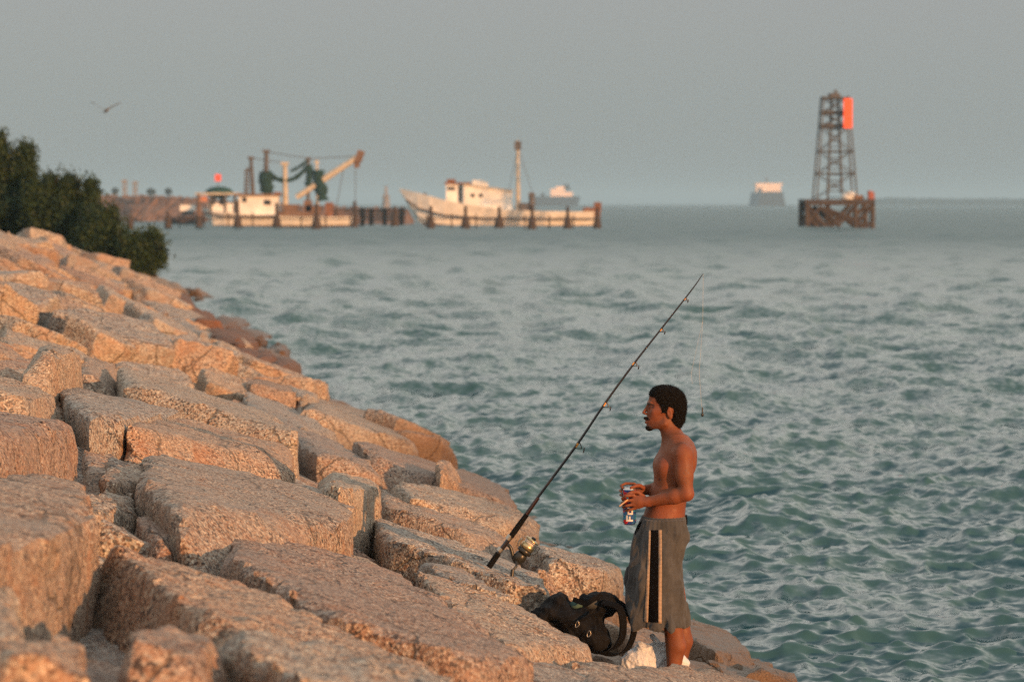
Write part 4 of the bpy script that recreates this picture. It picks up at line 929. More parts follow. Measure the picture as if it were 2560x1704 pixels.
# ------------------------------------------------------------------ bushes at the far end of the jetty
def leaf_mat(name, a, b):
    t = NT(name); oi = t.n('NewGeometry'); n = t.noise(1.4, 3)
    c = t.mix(t.ramp(oi.outputs['Random Per Island'], [(0, a), (1, b)]), (b[0] * 1.3, b[1] * 1.15, b[2] * .7), t.ramp(n, [(.5, 0.0), (.75, .6)]))
    t.p(Base_Color=c, Roughness=.6, Specular_IOR_Level=.25); return t.m
M['leaf'] = leaf_mat('shrub_leaf', (.009, .021, .007), (.030, .054, .015))
M['bark'] = plain('shrub_bark', (.05, .035, .025), .9, scale=20, bump=.01)
def bush(name, label, lobes, base, d, seed, nl):
    """lobes: (px, py, rx_px, rz_px) in photo pixels at distance d; leaves fill them as clumps on twigs"""
    b = P(*base, d); o = empty(name, b); tag(o, label, 'bush', 'bushes growing on the jetty')
    r = np.random.default_rng(seed); k = d / F; V = []; Fc = []
    mb = MB()
    for (px, py, rx, rz) in lobes:
        c = np.array(P(px, py, d) - b); rad = np.array((rx * k, max(rx, rz) * k * .9, rz * k))
        nt = max(6, int(nl * rx * rz / 4000 / 26))
        root = np.array((c[0] * .5, r.uniform(-.3, .3), 0.0))
        mb.tube([root, root * .5 + c * .5 + r.normal(size=3) * .12, c], [.07, .05, .03], 6)
        for i in range(nt):
            u = r.normal(size=3); u /= np.linalg.norm(u); u *= r.uniform(.2, 1.0) ** .45 * (r.uniform(.85, 1.1) if r.random() < .8 else r.uniform(1.05, 1.45))
            p = c + u * rad
            if i % 3 == 0: mb.tube([c, (c + p) / 2 + r.normal(size=3) * .08, p], [.028, .016, .006], 5)
            m = 26; cs = .20 * r.uniform(.6, 1.4)
            q = p + r.normal(size=(m, 3)) * np.array((cs, cs, cs * 1.1)) * .55 + np.array((0, 0, 1)) * r.uniform(-.1, .25, (m, 1))
            a = r.normal(size=(m, 3)); a[:, 2] = np.abs(a[:, 2]) + .4; a /= np.linalg.norm(a, axis=1)[:, None]
            w = np.cross(a, r.normal(size=(m, 3))); w /= np.linalg.norm(w, axis=1)[:, None]
            L = r.uniform(.05, .10, (m, 1)); 
            V.append(np.stack([q - a * L, q + w * L * .38, q + a * L, q - w * L * .38], 1).reshape(-1, 3))
    for (px, py, rx, rz) in lobes:
        for i in range(int(rx / 5)):
            p0 = np.array(P(px + r.uniform(-1, 1) * rx * .8, py - rz * .5, d) - b) + r.normal(size=3) * .1; tipv = np.array((r.normal() * .25, r.normal() * .25, r.uniform(.4, 1.0) * min(1.3, rz * k + .3)))
            mb.tube([p0, p0 + tipv * .5 + r.normal(size=3) * .03, p0 + tipv], [.014, .009, .004], 4)
            m = 34; tt = r.uniform(.2, 1.05, (m, 1)); q = p0 + tipv * tt + r.normal(size=(m, 3)) * .07
            a = r.normal(size=(m, 3)); a[:, 2] = np.abs(a[:, 2]) + .5; a /= np.linalg.norm(a, axis=1)[:, None]
            w = np.cross(a, r.normal(size=(m, 3))); w /= np.linalg.norm(w, axis=1)[:, None]; L = r.uniform(.04, .08, (m, 1))
            V.append(np.stack([q - a * L, q + w * L * .38, q + a * L, q - w * L * .38], 1).reshape(-1, 3))
    V = np.concatenate(V); n = len(V) // 4
    V[:, 2] = np.maximum(V[:, 2], -.1)
    me = mesh_np('foliage', V, [np.arange(n * 4).reshape(n, 4)])
    link('foliage', me, M['leaf'], o); mb.build('stem', M['bark'], o)
bush('leafy_bush', 'tallest dark green bush on the jetty, with upright feathery shoots', [(25, 535, 100, 55), (-60, 500, 70, 80), (55, 445, 30, 34), (62, 400, 20, 26), (2, 425, 26, 36), (-4, 378, 12, 30), (-50, 420, 40, 50), (40, 580, 90, 35)], (20, 615), 103, 1, 23000)
bush('leafy_bush', 'broad dark green bush between the tallest and the smallest jetty bushes', [(150, 550, 74, 56), (205, 570, 48, 56), (125, 480, 16, 28), (172, 478, 14, 30), (225, 488, 12, 26), (150, 605, 60, 28), (205, 615, 58, 36), (100, 510, 36, 36)], (170, 645), 101, 2, 23000)
bush('leafy_bush', 'lower dark bush overhanging the rocks where the jetty meets the boats', [(258, 580, 34, 50), (258, 625, 50, 46), (288, 630, 34, 42), (240, 600, 42, 48), (285, 658, 40, 30)], (270, 678), 99, 3, 24000)
bush('leafy_bush', 'smallest loose bush leaning out over the water from the rocks', [(345, 630, 30, 26), (380, 618, 20, 24), (352, 664, 36, 26), (400, 645, 10, 18), (325, 640, 22, 30), (325, 682, 30, 20)], (350, 702), 98, 4, 22000)

# ------------------------------------------------------------------ working boats at the pilings
M['boatwhite'] = plain('weathered_white_paint', (.66, .64, .59), .6, var=.18, scale=.8); M['rust'] = plain('rusty_steel', (.16, .07, .035), .85, var=.5, scale=1.5)
M['darkwood'] = plain('tarred_wood', (.045, .032, .024), .9, var=.5, scale=3); M['midwood'] = plain('brown_planks', (.14, .085, .055), .9, var=.4, scale=2)
M['net'] = plain('green_net', (.008, .034, .032), .95, var=.5, scale=3); M['glass'] = plain('dark_glass', (.02, .022, .024), .15, var=.2); M['mastpaint'] = plain('buff_spar', (.40, .36, .29), .7, var=.3, scale=2)
M['greymetal'] = plain('grey_spar', (.075, .07, .07), .7, var=.4, scale=2); M['redpaint'] = plain('red_float', (.75, .10, .06), .5, var=.1); M['hulldark'] = plain('dark_boot_top', (.05, .03, .022), .8, var=.3, scale=1)
def hull(o, O, sections, mat, mat2, d0):
    """sections: (px, py_sheer, py_keel, half_beam) from bow to stern; lofted both sides"""
    vs = []; m = 7
    for px, ps, pk, hb in sections:
        a = P(px, ps, d0) - O; k = P(px, pk, d0) - O
        for j in range(m):
            q = -1 + 2 * j / (m - 1); fl = abs(q)
            z = k.z + (a.z - k.z) * (fl ** 4) if fl > .02 else k.z
            vs.append((a.x * fl + k.x * (1 - fl), q ** 1 * hb * (1 if fl < .99 else 1), z))
    fs = []
    for i in range(len(sections) - 1):
        for j in range(m - 1): fs.append((i * m + j, i * m + j + 1, (i + 1) * m + j + 1, (i + 1) * m + j))
        fs.append((i * m, (i + 1) * m, (i + 1) * m + m - 1, i * m + m - 1))
    n = len(sections) - 1; fs.append(tuple(n * m + j for j in range(m))); fs.append(tuple(j for j in range(m))[::-1])
    mb = MB(); mb.add(vs, fs); return mb.build('hull', mat, o)
def slab(O, x0, y0, x1, y1, d0, ya, yb, mb=None):
    """box from a pixel rectangle at distance d0, from depth offset ya to yb"""
    mb = mb or MB(); a = P(x0, y0, d0) - O; b = P(x1, y1, d0) - O
    return mb.box(((a.x + b.x) / 2, (ya + yb) / 2, (a.z + b.z) / 2), (abs(b.x - a.x), abs(yb - ya), abs(a.z - b.z)))
BD = 402
# --- white boat with one tall mast
O = P(1240, 567, BD); O.z = 0; b2 = empty('fishing_boat', O)
tag(b2, 'white wooden fishing boat with high raked bow and one tall bare mast', 'boat')
q = lambda px, py, dy=0.0: P(px, py, BD) - O + Vector((0, dy, 0))
hull(b2, O, [(999, 471, 476, .15), (1020, 476, 512, .9), (1045, 482, 552, 1.8), (1075, 490, 572, 2.6), (1111, 500, 576, 3.0), (1150, 508, 577, 3.2), (1203, 516, 577, 3.3), (1256, 524, 577, 3.3), (1360, 528, 577, 3.2), (1440, 529, 576, 3.0), (1484, 528, 572, 2.7)], M['boatwhite'], None, BD)
mb = MB(); mb.tube([q(1016, 500, -.9), q(1045, 520, -2.1), q(1111, 538, -3.15), q(1203, 545, -3.4), q(1360, 547, -3.35), q(1484, 547, -2.9)], .13, 6); mb.build('rub_rail', M['hulldark'], b2)
mb = MB(); mb.tube([q(1060, 560, -1.9), q(1090, 563, -2.6), q(1140, 566, -2.9), q(1250, 567, -3.0), q(1484, 566, -2.6)], .22, 6); mb.build('boot_stripe', M['hulldark'], b2)
mb = slab(O, 1116, 462, 1160, 512, BD, -1.6, 1.6); wh = mb.build('wheelhouse', M['boatwhite'], b2)
mb = slab(O, 1112, 456, 1178, 461, BD, -1.9, 1.9); mb.box(q(1128, 457) + Vector((0, 0, .25)), (1.2, 1.4, .5)); mb.build('roof', M['rust'], wh)
mb = slab(O, 1147, 464, 1154, 506, BD, -1.72, -1.55); mb.build('door', M['glass'], wh)
for x0 in (1120, 1130): slab(O, x0, 467, x0 + 8, 476, BD, -1.70, -1.55).build('window', M['glass'], wh)
mb = MB(); A = [q(1160, 462), q(1281, 478), q(1281, 527), q(1160, 518)]
mb.hexa([p + Vector((0, -2.1, 0)) for p in A], [p + Vector((0, 2.1, 0)) for p in A]); dk = mb.build('deckhouse', M['boatwhite'], b2)
mb = MB(); A = [q(1158, 459.5), q(1284, 475.5), q(1284, 478), q(1158, 462)]; mb.hexa([p + Vector((0, -2.4, 0)) for p in A], [p + Vector((0, 2.4, 0)) for p in A]); mb.build('roof', M['mastpaint'], dk)
for x0 in (1178, 1198): slab(O, x0, 484, x0 + 9, 493, BD, -2.2, -2.05).build('window', M['glass'], dk)
mb = MB(); mb.box(q(1196, 464) + Vector((0, 0, .3)), (1.6, 1.2, .9)); mb.box(q(1212, 466) + Vector((0, 0, .2)), (.9, 1.0, .8)); mb.build('roof_locker', M['boatwhite'], dk)
mb = MB(); mb.tube([q(1296, 530), q(1294.5, 440), q(1294.5, 366)], [.34, .28, .22], 10); mb.tube([q(1294.5, 366), q(1294.5, 350)], [.14, .08], 6); ms = mb.build('mast', M['mastpaint'], b2)
mb = MB(); mb.box(q(1294.5, 364), (.95, .8, 1.2)); mb.build('mast_head', M['greymetal'], ms)
for e in (1262, 1345): mb = MB(); mb.tube([q(1294.5, 368), q(e, 525)], .035, 4); mb.build('stay', M['greymetal'], ms)
mb = MB(); mb.tube([q(1329, 528), q(1329, 484)], .40, 8); mb.box(q(1329, 486), (.9, .9, .5)); mb.box(q(1311, 520), (1.3, 1.4, 1.4)); mb.build('winch_post', M['greymetal'], b2)
mb = slab(O, 1458, 519, 1500, 545, BD, -2.0, 2.0); mb.box(q(1494, 516), (1.0, 1.2, 1.2)); mb.build('stern_gear', M['rust'], b2)
mb = MB(); mb.tube([q(1062, 489, 0), q(1062, 483, 0)], .25, 6); mb.build('bitt', M['darkwood'], b2)
# --- shrimp boat with booms and green nets
O = P(690, 567, BD); O.z = 0; b1 = empty('shrimp_boat', O)
tag(b1, 'cream shrimp boat with dark masts, green nets and long buff boom', 'boat')
hull(b1, O, [(506, 519, 524, .15), (519, 522, 548, 1.2), (535, 526, 570, 2.2), (565, 530, 576, 2.8), (600, 534, 577, 3.1), (660, 538, 577, 3.2), (740, 541, 577, 3.2), (820, 542, 576, 3.0), (879, 541, 573, 2.6)], M['boatwhite'], None, BD)
mb = MB(); mb.tube([q(512, 532, -1.2), q(560, 540, -2.85), q(640, 541, -3.3), q(700, 541, -3.3)], .14, 6); mb.build('rub_rail', M['hulldark'], b1)
mb = MB(); mb.tube([q(545, 565, -2.2), q(600, 566, -2.7), q(740, 566, -2.9), q(879, 565, -2.4)], .2, 6); mb.build('boot_stripe', M['hulldark'], b1)
mb = slab(O, 600, 490, 697, 537, BD, -2.0, 2.0); ch_ = mb.build('deckhouse', M['boatwhite'], b1)
slab(O, 592, 484.5, 701, 490, BD, -2.4, 2.4).build('roof', M['midwood'], ch_)
for x0, x1, a, bb in ((663, 680, 500, 512), (610, 620, 493, 505)): slab(O, x0, a, x1, bb, BD, -2.12, -1.95).build('window', M['glass'], ch_)
mb = slab(O, 525, 508, 600, 533, BD, -1.9, 1.9); fh = mb.build('wheelhouse', M['boatwhite'], b1)
slab(O, 492, 482, 600, 487, BD, -2.2, 2.2).build('canopy', M['mastpaint'], fh)
for x0 in (499, 530, 566, 590): mb = MB(); mb.tube([q(x0, 535, -1.9), q(x0, 486, -1.9)], .2, 6); mb.build('canopy_post', M['greymetal'], fh)
for x0, x1 in ((552, 566), (534, 540)): slab(O, x0, 494, x1, 512, BD, -2.02, -1.85).build('window', M['glass'], fh)
slab(O, 505, 490, 522, 504, BD, -1.6, -1.0).build('lifebuoy_rack', plain('faded_orange', (.45, .20, .12), .7), fh)
mb = MB(); mb.sphere(q(548, 481), (2.0, 1.4, .85), 14, 8); mb.build('tarpaulin', plain('dark_green_tarp', (.01, .05, .045), .8), b1)
mb = MB(); mb.tube([q(545, 482), q(545, 452)], .05, 5); fl = mb.build('marker_pole', M['greymetal'], b1)
slab(O, 537.5, 436, 552.5, 453, BD, -.12, .12).build('flag', M['redpaint'], fl)
for (x0, y0, x1, y1, r0, mt) in ((632, 486, 627, 392, .32, 'greymetal'), (618, 486, 620, 420, .18, 'greymetal'), (611, 486, 614, 425, .12, 'greymetal'), (664, 486, 666, 375, .40, 'greymetal'), (714, 536, 712, 406, .42, 'mastpaint'), (770, 540, 771, 394, .28, 'greymetal'), (794, 535, 792, 402, .22, 'mastpaint')):
    mb = MB(); mb.tube([q(x0, y0), q((x0 + x1) / 2, (y0 + y1) / 2), q(x1, y1)], [r0, r0 * .9, r0 * .7], 8); mb.box(q(x1, y1 + 3), (r0 * 2.6, r0 * 2, .4)); mb.build('mast', M[mt], b1)
mb = MB(); mb.tube([q(741, 493), q(820, 441), q(896, 391)], [.40, .48, .40], 8); bm_ = mb.build('boom', M['mastpaint'], b1)
mb = MB(); mb.box(q(899, 391), (1.0, .9, 1.7), Matrix.Rotation(R(20), 3, 'Y')); mb.box(q(892, 407), (.8, .5, 1.4)); mb.build('pulley_block', M['midwood'], bm_)
for (a, bb) in (((889, 396), (888, 520)), ((899, 390), (771, 397)), ((771, 396), (667, 380)), ((712, 408), (627, 395)), ((860, 416), (840, 520))):
    mb = MB(); mb.tube([q(*a), q(*bb)], .05, 4); mb.build('rigging', M['greymetal'], b1)
def drape(pts, r0, name='net'):
    c = curve([q(*p) for p in pts], 18); mb = MB(); rr_ = np.random.default_rng(len(pts) + int(pts[0][0]))
    mb.tube(c, [r0 * rr_.uniform(.75, 1.25) for _ in c], 8, flat=.8); mb.build(name, M['net'], b1)
drape([(671, 428), (680, 440), (698, 449), (725, 450), (748, 438), (771, 414)], .42)
drape([(668, 430), (664, 450), (667, 470), (664, 484)], .95)
drape([(772, 412), (773, 440), (770, 465)], .5)
drape([(727, 428), (750, 416), (770, 400)], .28)
drape([(795, 425), (796, 450), (803, 475), (807, 502)], .85)
mb = slab(O, 700, 529, 800, 540, BD, -1.8, 1.8); mb.box(q(728, 520), (2.0, 2, 1.0)); mb.box(q(770, 522), (1.1, 1.6, 2.4)); mb.box(q(784, 524), (2.2, 1.6, 1.2)); mb.build('deck_gear', M['midwood'], b1)
slab(O, 815, 506, 833, 540, BD, -1.4, 1.4).build('winch', M['rust'], b1)
slab(O, 686, 480, 702, 487, BD, -1.0, 1.0).build('roof_box', M['rust'], b1)
# --- pilings in front of the boats
PD = 363
ORD = ['first', 'second', 'third', 'fourth', 'fifth', 'sixth', 'seventh']
def piling(px, top, lab, wide):
    b = P(px, 575, PD); b.z = -.6; o = empty('mooring_piling', b); tag(o, lab[0], 'piling', lab[1])
    tz = P(px, top, PD).z; mb = MB()
    mb.tube([(0, 0, 0), (.03, 0, 1.4), (0, 0, tz - b.z)], [.26, .24, .21], 9); mb.build('pile', M['midwood'] if wide < .25 else M['darkwood'], o)
    mb = MB(); mb.tube([(0, 0, .2), (0, 0, 1.0), (.04, 0, 1.9), (0, 0, 2.3)], [.42 + .22 * wide, .42 + .22 * wide, .36 + .10 * wide, .30], 9); mb.build('fender', M['darkwood'], o)
GA, GB = 'pilings before the shrimp boat', 'pilings before the white boat'
for lb, px, top, w in (('tall slim piling at the bow of the shrimp boat with green nets', 497, 484, .2), ('piling before the front cabin corner of the shrimp boat', 594, 500, .8), ('piling before the after end of the shrimp boat deckhouse', 692, 507, .9),
    ('piling before the brown gear on the shrimp boat after deck', 791, 508, 1.0), ('brown piling at the stern of the shrimp boat below its boom tip', 887, 503, .3), ('short brown piling before the spit beside the dark skiff', 420, 528, .3), ('shortest brown piling near the bushes before the rubble spit', 326, 540, .2)): piling(px, top, (lb, GA), w)
for lb, px, top, w in (('stout piling before the wharf at the white boat bow', 987, 516, .8), ('piling under the raked bow of the white boat', 1077, 515, .6), ('piling before the wheelhouse door of the white boat', 1164, 515, 1.0), ('stoutest piling before the white boat deckhouse', 1248, 516, 1.3),
    ('piling before the winch post behind the white boat mast', 1330, 512, .8), ('piling before the low after deck of the white boat', 1419, 516, .7), ('piling before the rusty stern gear of the white boat', 1493, 518, .6)): piling(px, top, (lb, GB), w)
def walkway(x0, x1, lab):
    b = P((x0 + x1) / 2, 545, PD + 3); b.z = 0; o = empty('timber_walkway', b); tag(o, lab, 'walkway')
    for py in (547,): a_, c_ = P(x0, py, PD + 3) - b, P(x1, py, PD + 3) - b; mb = MB(); mb.box(((a_.x + c_.x) / 2, 0, a_.z), (c_.x - a_.x, .2, .13)); mb.build('stringer', M['darkwood'], o)
    for px in np.arange(x0 + 8, x1, 61): t_ = P(px, 536 + random.uniform(-5, 3), PD + 3) - b; mb = MB(); mb.tube([(t_.x, .2, -.6), (t_.x, .2, t_.z)], .09, 6); mb.build('post', M['darkwood'], o)
walkway(440, 905, 'slim dark timber rail on posts before the shrimp boat'); walkway(1060, 1500, 'slim dark timber rail on posts before the white boat')
# --- low wooden wharf between the boats
O = P(960, 560, 412); O.z = 0; wf = empty('wharf', O); tag(wf, 'low dark timber wharf between the shrimp boat and the white boat', 'wharf')
qq = lambda px, py, dy=0.0: P(px, py, 412) - O + Vector((0, dy, 0))
for i in range(3):
    a = qq(835, 530 + i * 9); c = qq(1014, 530 + i * 9); mb = MB(); mb.box(((a.x + c.x) / 2, random.uniform(-.1, .1), a.z), (c.x - a.x, .25, .26)); mb.build('plank', M['midwood'], wf)
mb = MB(); a = qq(835, 523); c = qq(1014, 523); mb.box(((a.x + c.x) / 2, 2.4, a.z), (c.x - a.x, 5, .2)); mb.build('deck', M['darkwood'], wf)
for px in (838, 906, 928, 962, 1004): mb = MB(); t_ = qq(px, 520 + random.uniform(-4, 4)); mb.tube([(t_.x, -.35, -.6), (t_.x, -.35, t_.z)], .34, 8); mb.build('post', M['darkwood'], wf)

# ------------------------------------------------------------------ low rock spit behind the boats
def land(name, prof, d0, depth, mat, label, seed, rough=.5, kind='structure'):
    """prof: (px, py_top) skyline at distance d0; a bank that falls to the water on the near side"""
    r = np.random.default_rng(seed); px = np.linspace(prof[0][0], prof[-1][0], 220); py = np.interp(px, [p[0] for p in prof], [p[1] for p in prof])
    vs = []; m = 9
    for i in range(len(px)):
        T = P(px[i], py[i], d0); 
        for j in range(m):
            q = j / (m - 1); z = -.6 + (T.z + .6) * math.sin(min(1, q * 1.25) * math.pi / 2) ** .8 + r.normal() * rough * (.3 + .7 * q)
            vs.append((T.x, d0 + (q - .8) * depth + r.normal() * rough, z if j else -.8))
    fs = [(i * m + j, (i + 1) * m + j, (i + 1) * m + j + 1, i * m + j + 1) for i in range(len(px) - 1) for j in range(m - 1)]
    mb = MB(); mb.add(vs, fs); o = mb.build(name, mat); tag(o, label, None, None, kind); return o
M['spit'] = plain('brown_rubble', (.15, .092, .065), .95, var=.5, scale=.35)
land('rock_spit', [(-400, 486), (150, 488), (260, 490), (400, 493), (480, 497), (560, 503), (700, 512), (850, 520), (1020, 524), (1035, 556)], 455, 22, M['spit'], 'low brown rubble spit behind the moored boats', 5, .22)
mb = MB(); ob = P(468, 534, 425); ob.z = 0
sk = empty('moored_skiff', ob); tag(sk, 'small dark skiff with white cover beside the shrimp boat bow', 'boat')
mb.tube([(-3.0, 0, .9), (-2.2, 0, .6), (0, 0, .5), (2.6, 0, .55)], [.3, .8, 1.0, .9], 10, flat=.8); mb.build('hull', M['hulldark'], sk)
mb = MB(); mb.box((.1, 0, 2.6), (2.2, 1.4, .9)); mb.build('cover', M['boatwhite'], sk)
mb = MB(); mb.box((.1, 0, 1.8), (1.8, 1.2, .8)); mb.build('cabin', M['greymetal'], sk)
# far marks over the spit
M['hazeblue'] = plain('dark_foliage_far', (.03, .045, .04), .9, scale=.3); M['masonry'] = plain('grey_masonry', (.20, .175, .155), .9, scale=.3)
def far_tree(px, py0, py1, w, lab, d0=1500):
    b = P(px, py1, d0); o = empty('far_tree', b); tag(o, lab, 'tree', 'trees far beyond the spit'); k = d0 / F; hh = (py1 - py0) * k; r = np.random.default_rng(int(px))
    mb = MB(); mb.tube([(0, 0, -6), (0, 0, hh * .6)], [.6, .4], 6); mb.build('trunk', M['bark'], o)
    V = []
    for i in range(420):
        u = r.normal(size=3); u /= np.linalg.norm(u); c = np.array((0, 0, hh * .62)) + u * r.uniform(.3, 1) ** .5 * np.array((w * k / 2, w * k / 2, hh * .42)); L = r.uniform(.3, .8); a, e = r.normal(size=3), r.normal(size=3)
        a /= np.linalg.norm(a); e = np.cross(a, e); e /= np.linalg.norm(e); V += [c - a * L, c + e * L * .6, c + a * L, c - e * L * .6]
    link('crown', mesh_np('crown', np.array(V), [np.arange(len(V)).reshape(-1, 4)]), M['hazeblue'], o)
for px, y0, y1, w, lb in ((288, 470, 490, 17, 'small hazed tree between the bushes and the pale far tower'), (378, 472, 491, 24, 'widest hazed tree on the skyline, next to the darker far tower'), (421, 471, 492, 17, 'narrow hazed tree on the skyline nearest the shrimp boat'), (250, 474, 490, 14, 'tiny hazed tree just beside the jetty bushes on the skyline')): far_tree(px, y0, y1, w, lb)
for px, y0, lab in ((312, 451, 'slim pale tower standing between hazed trees beyond the spit'), (338, 455, 'slim darker tower beside the pale one beyond the spit')):
    b = P(px, 492, 1100); o = empty('far_tower', b); tag(o, lab, 'tower'); k = 1100 / F; hh = (492 - y0) * k
    for sx in (-1, 1): mb = MB(); mb.box((sx * .55, 0, hh / 2 - 2), (.5, 1.2, hh + 4)); mb.build('leg', M['masonry'], o)
    mb = MB(); mb.box((0, 0, hh * .95), (2.0, 1.4, hh * .16)); mb.build('head', M['masonry'], o)
    mb = MB(); mb.box((0, 0, hh * .45), (1.4, .8, .5)); mb.build('crossbar', M['masonry'], o)
o = empty('channel_beacon', P(965, 509, 1700)); tag(o, 'faint grey lattice beacon rising behind the wharf', 'beacon'); o.location.z = 0; k = 1700 / F; hh = 44 * k + 3
mb = MB(); mb.tube([(0, 0, -1), (0, 0, hh * .55), (0, 0, hh * .56), (0, 0, hh)], [2.6, 1.9, 1.2, .6], 8); mb.build('tower_body', M['masonry'], o)
mb = MB(); mb.box((0, 0, hh * .56), (4.6, 4.6, .6)); mb.build('gallery', M['masonry'], o)
mb = MB(); mb.tube([(0, 0, hh), (0, 0, hh * 1.08)], .3, 6); mb.build('lantern', M['greymetal'], o)

# ------------------------------------------------------------------ range tower on its piled platform
TD = 352; O = P(2091, 574, TD); O.z = 0; tw = empty('beacon_tower', O); tag(tw, 'steel lattice beacon tower with orange daymark on a timber piled platform', 'beacon tower')
q = lambda px, py, dy=0.0: P(px, py, TD) - O + Vector((0, dy, 0))
M['galv'] = plain('galvanised_steel', (.06, .063, .064), .6, .0, .35, 2.0)
corner = lambda py, s, e: q(2087 + (s * (50 + (31 - 50) * (497 - py) / (497 - 241))) , py) + Vector((0, e * (2.4 - .95 * (497 - py) / 256) , 0))
for s in (-1, 1):
    for e in (-1, 1):
        mb = MB(); mb.tube([corner(500, s, e), corner(241, s, e)], .11, 6); mb.build('leg', M['galv'], tw)
inn = lambda py, s: q(2087 + s * (18 + (8 - 18) * (497 - py) / 256), py)
for s in (-1, 1): mb = MB(); mb.tube([inn(500, s), inn(244, s)], .15, 6); mb.build('ladder_rail', M['galv'], tw)
lv = [497, 434, 379, 316, 282, 246]
for i, y in enumerate(lv):
    if i == 0: continue
    for e in (-1, 1):
        mb = MB(); mb.tube([corner(y, -1, e), corner(y, 1, e)], .08, 5); mb.build('crossbar', M['galv'], tw)
    for s in (-1, 1): mb = MB(); mb.tube([corner(y, s, -1), corner(y, s, 1)], .11, 5); mb.build('crossbar', M['galv'], tw)
for a, bb in zip(lv[:-1], lv[1:]):
    for e in (-1, 1):
        mb = MB(); mb.tube([corner(a, -1, e), corner(bb, 1, e)], .055, 4); mb.build('brace', M['galv'], tw)
        mb = MB(); mb.tube([corner(a, 1, e), corner(bb, -1, e)], .055, 4); mb.build('brace', M['galv'], tw)
for y in np.arange(255, 495, 14): mb = MB(); mb.tube([inn(y, -1), inn(y, 1)], .05, 4); mb.build('rung', M['galv'], tw)
for (y, h_) in ((246, .35), (282, .5), (316, .6)): mb = MB(); w_ = (corner(y, 1, 1) - corner(y, -1, 1)).x; mb.box(q(2082, y), (w_ * .8, 2.2, h_)); mb.build('landing', M['greymetal'], tw)
mb = MB(); mb.box(q(2087, 240), (1.2, 1.0, .6)); mb.tube([q(2089, 239), q(2089, 224)], [.3, .12], 8); mb.tube([q(2072, 243), q(2072, 234)], .1, 5); mb.build('lantern', M['greymetal'], tw)
t = NT('orange_daymark'); wv = t.n('TexWave', Scale=3.2); wv.bands_direction = 'X'; t.set(wv.inputs['Vector'], t.tc.outputs['Object'])
t.p(Base_Color=t.ramp(wv.outputs['Fac'], [(.2, (.90, .12, .03)), (.8, (.78, .09, .02))]), Roughness=.55); M['daymark'] = t.m
for i in range(3): slab(O, 2104 + i * 7.1, 248, 2104 + i * 7.1 + 6.9, 322, TD, -2.3 - .03 * i, -2.2 - .03 * i).build('daymark_board', M['daymark'], tw)
mb = MB(); mb.tube([q(2105, 262, -2.1), q(2124, 262, -2.1)], .06, 4); mb.tube([q(2105, 308, -2.1), q(2124, 308, -2.1)], .06, 4); mb.build('board_frame', M['galv'], tw)
M['pile2'] = plain('weathered_pile', (.055, .043, .035), .9, var=.5, scale=1.5)
for i in range(9): slab(O, 2004 + i * 19.3, 498, 2004 + i * 19.3 + 18.6, 502, TD, -4.2, 4.2).build('deck_plank', M['darkwood'], tw)
for e in (-4.0, 4.0): slab(O, 2005, 502.5, 2177, 513, TD, e - .2, e + .2).build('beam', M['darkwood'], tw)
for px, es in ((2010, (-3.6, 3.6)), (2078, (3.6,)), (2130, (-3.6,)), (2172, (-3.6, 3.6))):
    for e in es: mb = MB(); t_ = q(px, 505, e); mb.tube([(t_.x, e, -1.0), (t_.x, e, t_.z)], [.36, .30], 8); mb.build('pile', M['pile2'], tw)
for (a, bb) in (((2010, 514), (2052, 560)), ((2092, 566), (2040, 516)), ((2052, 520), (2130, 552)), ((2092, 556), (2132, 512)), ((2130, 560), (2170, 514)), ((2030, 545), (2060, 571)), ((2060, 571), (2092, 548)), ((2010, 560), (2040, 520)), ((2040, 572), (2010, 540)), ((2140, 572), (2172, 556)), ((2112, 540), (2150, 572))):
    for e in (-3.6, 3.2): mb = MB(); mb.tube([q(*a, e), q(*bb, e)], .30, 6); mb.build('brace', M['darkwood'] if e < 0 else M['pile2'], tw)
mb = MB(); mb.sphere(q(2121, 493, -1.5), (1.2, .9, .75), 12, 8); mb.build('battery_hood', M['boatwhite'], tw)
mb = MB(); mb.tube([q(2167, 500, -3), q(2167, 477, -3)], .3, 7); mb.box(q(2173, 490, -3), (.5, .5, .9)); mb.build('bollard', plain('faded_red', (.28, .09, .06), .8), tw)
mb = MB(); mb.box(q(2142, 494, -2), (1.1, 1, .6)); mb.build('locker', M['midwood'], tw)

# ------------------------------------------------------------------ far ships and shore
M['shipblue'] = plain('blue_hull', (.03, .05, .075), .6, var=.15, scale=.05); M['shipwhite'] = plain('ship_white', (.75, .62, .52), .6, var=.1, scale=.1)
SD = 3300
def ship(cx, label, parts):
    O = P(cx, 514, SD); O.z = 0; o = empty('cargo_ship', O); tag(o, label, 'ship'); kk = SD / F; host = {}
    for nm, mt, (x0, y0, x1, y1), tp, dp in parts:
        a = P(x0, y0, SD) - O; b = P(x1, y1, SD) - O; mb = MB(); z0 = max(b.z, -2)
        mb.hexa([(a.x - tp, -dp, a.z), (b.x + tp, -dp, a.z), (b.x + tp, dp, a.z), (a.x - tp, dp, a.z)][::1], [(a.x, -dp, z0), (b.x, -dp, z0), (b.x, dp, z0), (a.x, dp, z0)])
        mb.build(nm, M[mt], o)
    return o
ship(1915, 'distant freighter seen end on beside the beacon tower platform', [('hull', 'shipblue', (1882, 480, 1952, 520), -3, 60), ('superstructure', 'shipwhite', (1888, 458, 1950, 484), 0, 12), ('bridge_wing', 'shipwhite', (1884, 458, 1954, 464), 0, 6), ('mast', 'greymetal', (1914, 443, 1918, 458), 0, 1.5), ('deck_house', 'shipblue', (1894, 470, 1902, 482), 0, 13)])
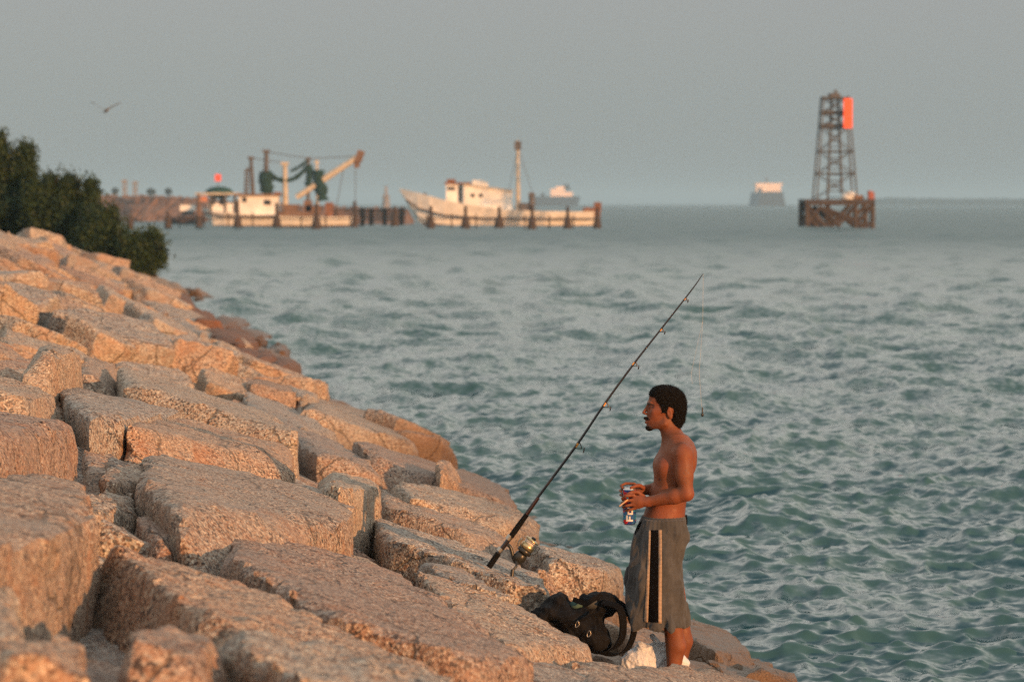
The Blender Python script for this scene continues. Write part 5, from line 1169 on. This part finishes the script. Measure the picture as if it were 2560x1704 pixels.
ship(1395, 'distant blue hulled ship partly behind the white boat stern', [('hull', 'shipblue', (1338, 491, 1442, 520), 4, 16), ('superstructure', 'shipwhite', (1376, 472, 1412, 492), 0, 12), ('upper_deck', 'shipwhite', (1390, 466, 1410, 472), 0, 10), ('after_house', 'shipwhite', (1410, 480, 1431, 492), 0, 10), ('funnel', 'shipblue', (1404, 461, 1426, 476), -2, 8), ('deck_crane', 'shipblue', (1352, 482, 1362, 492), 0, 4)])
M['shore'] = plain('wooded_shore', (.03, .05, .045), .95, scale=.02)
land('far_shore', [(2130, 506.5), (2165, 503), (2185, 498), (2215, 495), (2300, 496), (2400, 497), (2500, 498), (2700, 499), (3600, 499)], 4600, 120, M['shore'], 'low wooded far shore along the horizon', 9, .9)

# ------------------------------------------------------------------ gull
GD = 105; O = P(264, 272, GD); gu = empty('seagull', O); tag(gu, 'lone seagull gliding with spread wings above the bushes', 'gull')
q = lambda px, py, dy=0.0: P(px, py, GD) - O + Vector((0, dy, 0))
M['gull'] = plain('gull_feathers', (.20, .18, .16), .8); M['gullw'] = plain('gull_wing', (.10, .095, .09), .85)
mb = MB(); mb.tube([q(258, 281, .18), q(262, 279, .08), q(266, 277, -.03), q(271, 273, -.14), q(274, 271, -.2)], [.012, .045, .062, .04, .012], 10); mb.build('body', M['gull'], gu)
for pts in ([(265, 277), (256, 272), (246, 266), (236, 259), (226, 256)], [(268, 276), (276, 269), (286, 264), (295, 260), (303, 257)]):
    up = []; lo = []
    wd = [.10, .095, .08, .06, .012]
    for p_, w_ in zip(pts, wd): c = q(*p_); up.append(c + Vector((0, -w_, .012))); lo.append(c + Vector((0, w_, 0)))
    vs = up + lo + [v - Vector((0, 0, .012)) for v in up + lo]; m = 5; fs = []
    for i in range(4): fs += [(i, i + 1, m + i + 1, m + i), (10 + i, 10 + m + i, 10 + m + i + 1, 10 + i + 1), (i, 10 + i, 10 + i + 1, i + 1), (m + i, m + i + 1, 10 + m + i + 1, 10 + m + i)]
    fs += [(0, 5, 15, 10), (4, 14, 19, 9)]
    mb = MB(); mb.add(vs, fs); mb.build('wing', M['gullw'], gu)
mb = MB(); mb.hexa([q(257, 281, .12) + Vector((-.03, 0, 0)), q(259, 280, .12) + Vector((.04, 0, 0)), q(259, 280, .30) + Vector((.06, 0, 0)), q(257, 281, .30) + Vector((-.06, 0, 0))], [q(257, 281, .12) + Vector((-.03, 0, .012)), q(259, 280, .12) + Vector((.04, 0, .012)), q(259, 280, .30) + Vector((.06, 0, .012)), q(257, 281, .30) + Vector((-.06, 0, .012))]); mb.build('tail', M['gull'], gu)

# ------------------------------------------------------------------ evening haze
HAZE = True
if HAZE:
    mb = MB(); mb.box((0, 6650, 23.5), (44000, 13900, 53)); hz = mb.build('haze', None); tag(hz, 'thin pale evening haze over the water', None, None, 'stuff')
    m = bpy.data.materials.new('haze_air'); m.use_nodes = True; nt = m.node_tree; nt.nodes.clear()
    out = nt.nodes.new('ShaderNodeOutputMaterial'); pv = nt.nodes.new('ShaderNodeVolumePrincipled')
    pv.inputs['Color'].default_value = (.42, .68, .88, 1); pv.inputs['Density'].default_value = .00019; pv.inputs['Anisotropy'].default_value = 0.0
    nt.links.new(pv.outputs[0], out.inputs['Volume']); hz.data.materials.append(m)
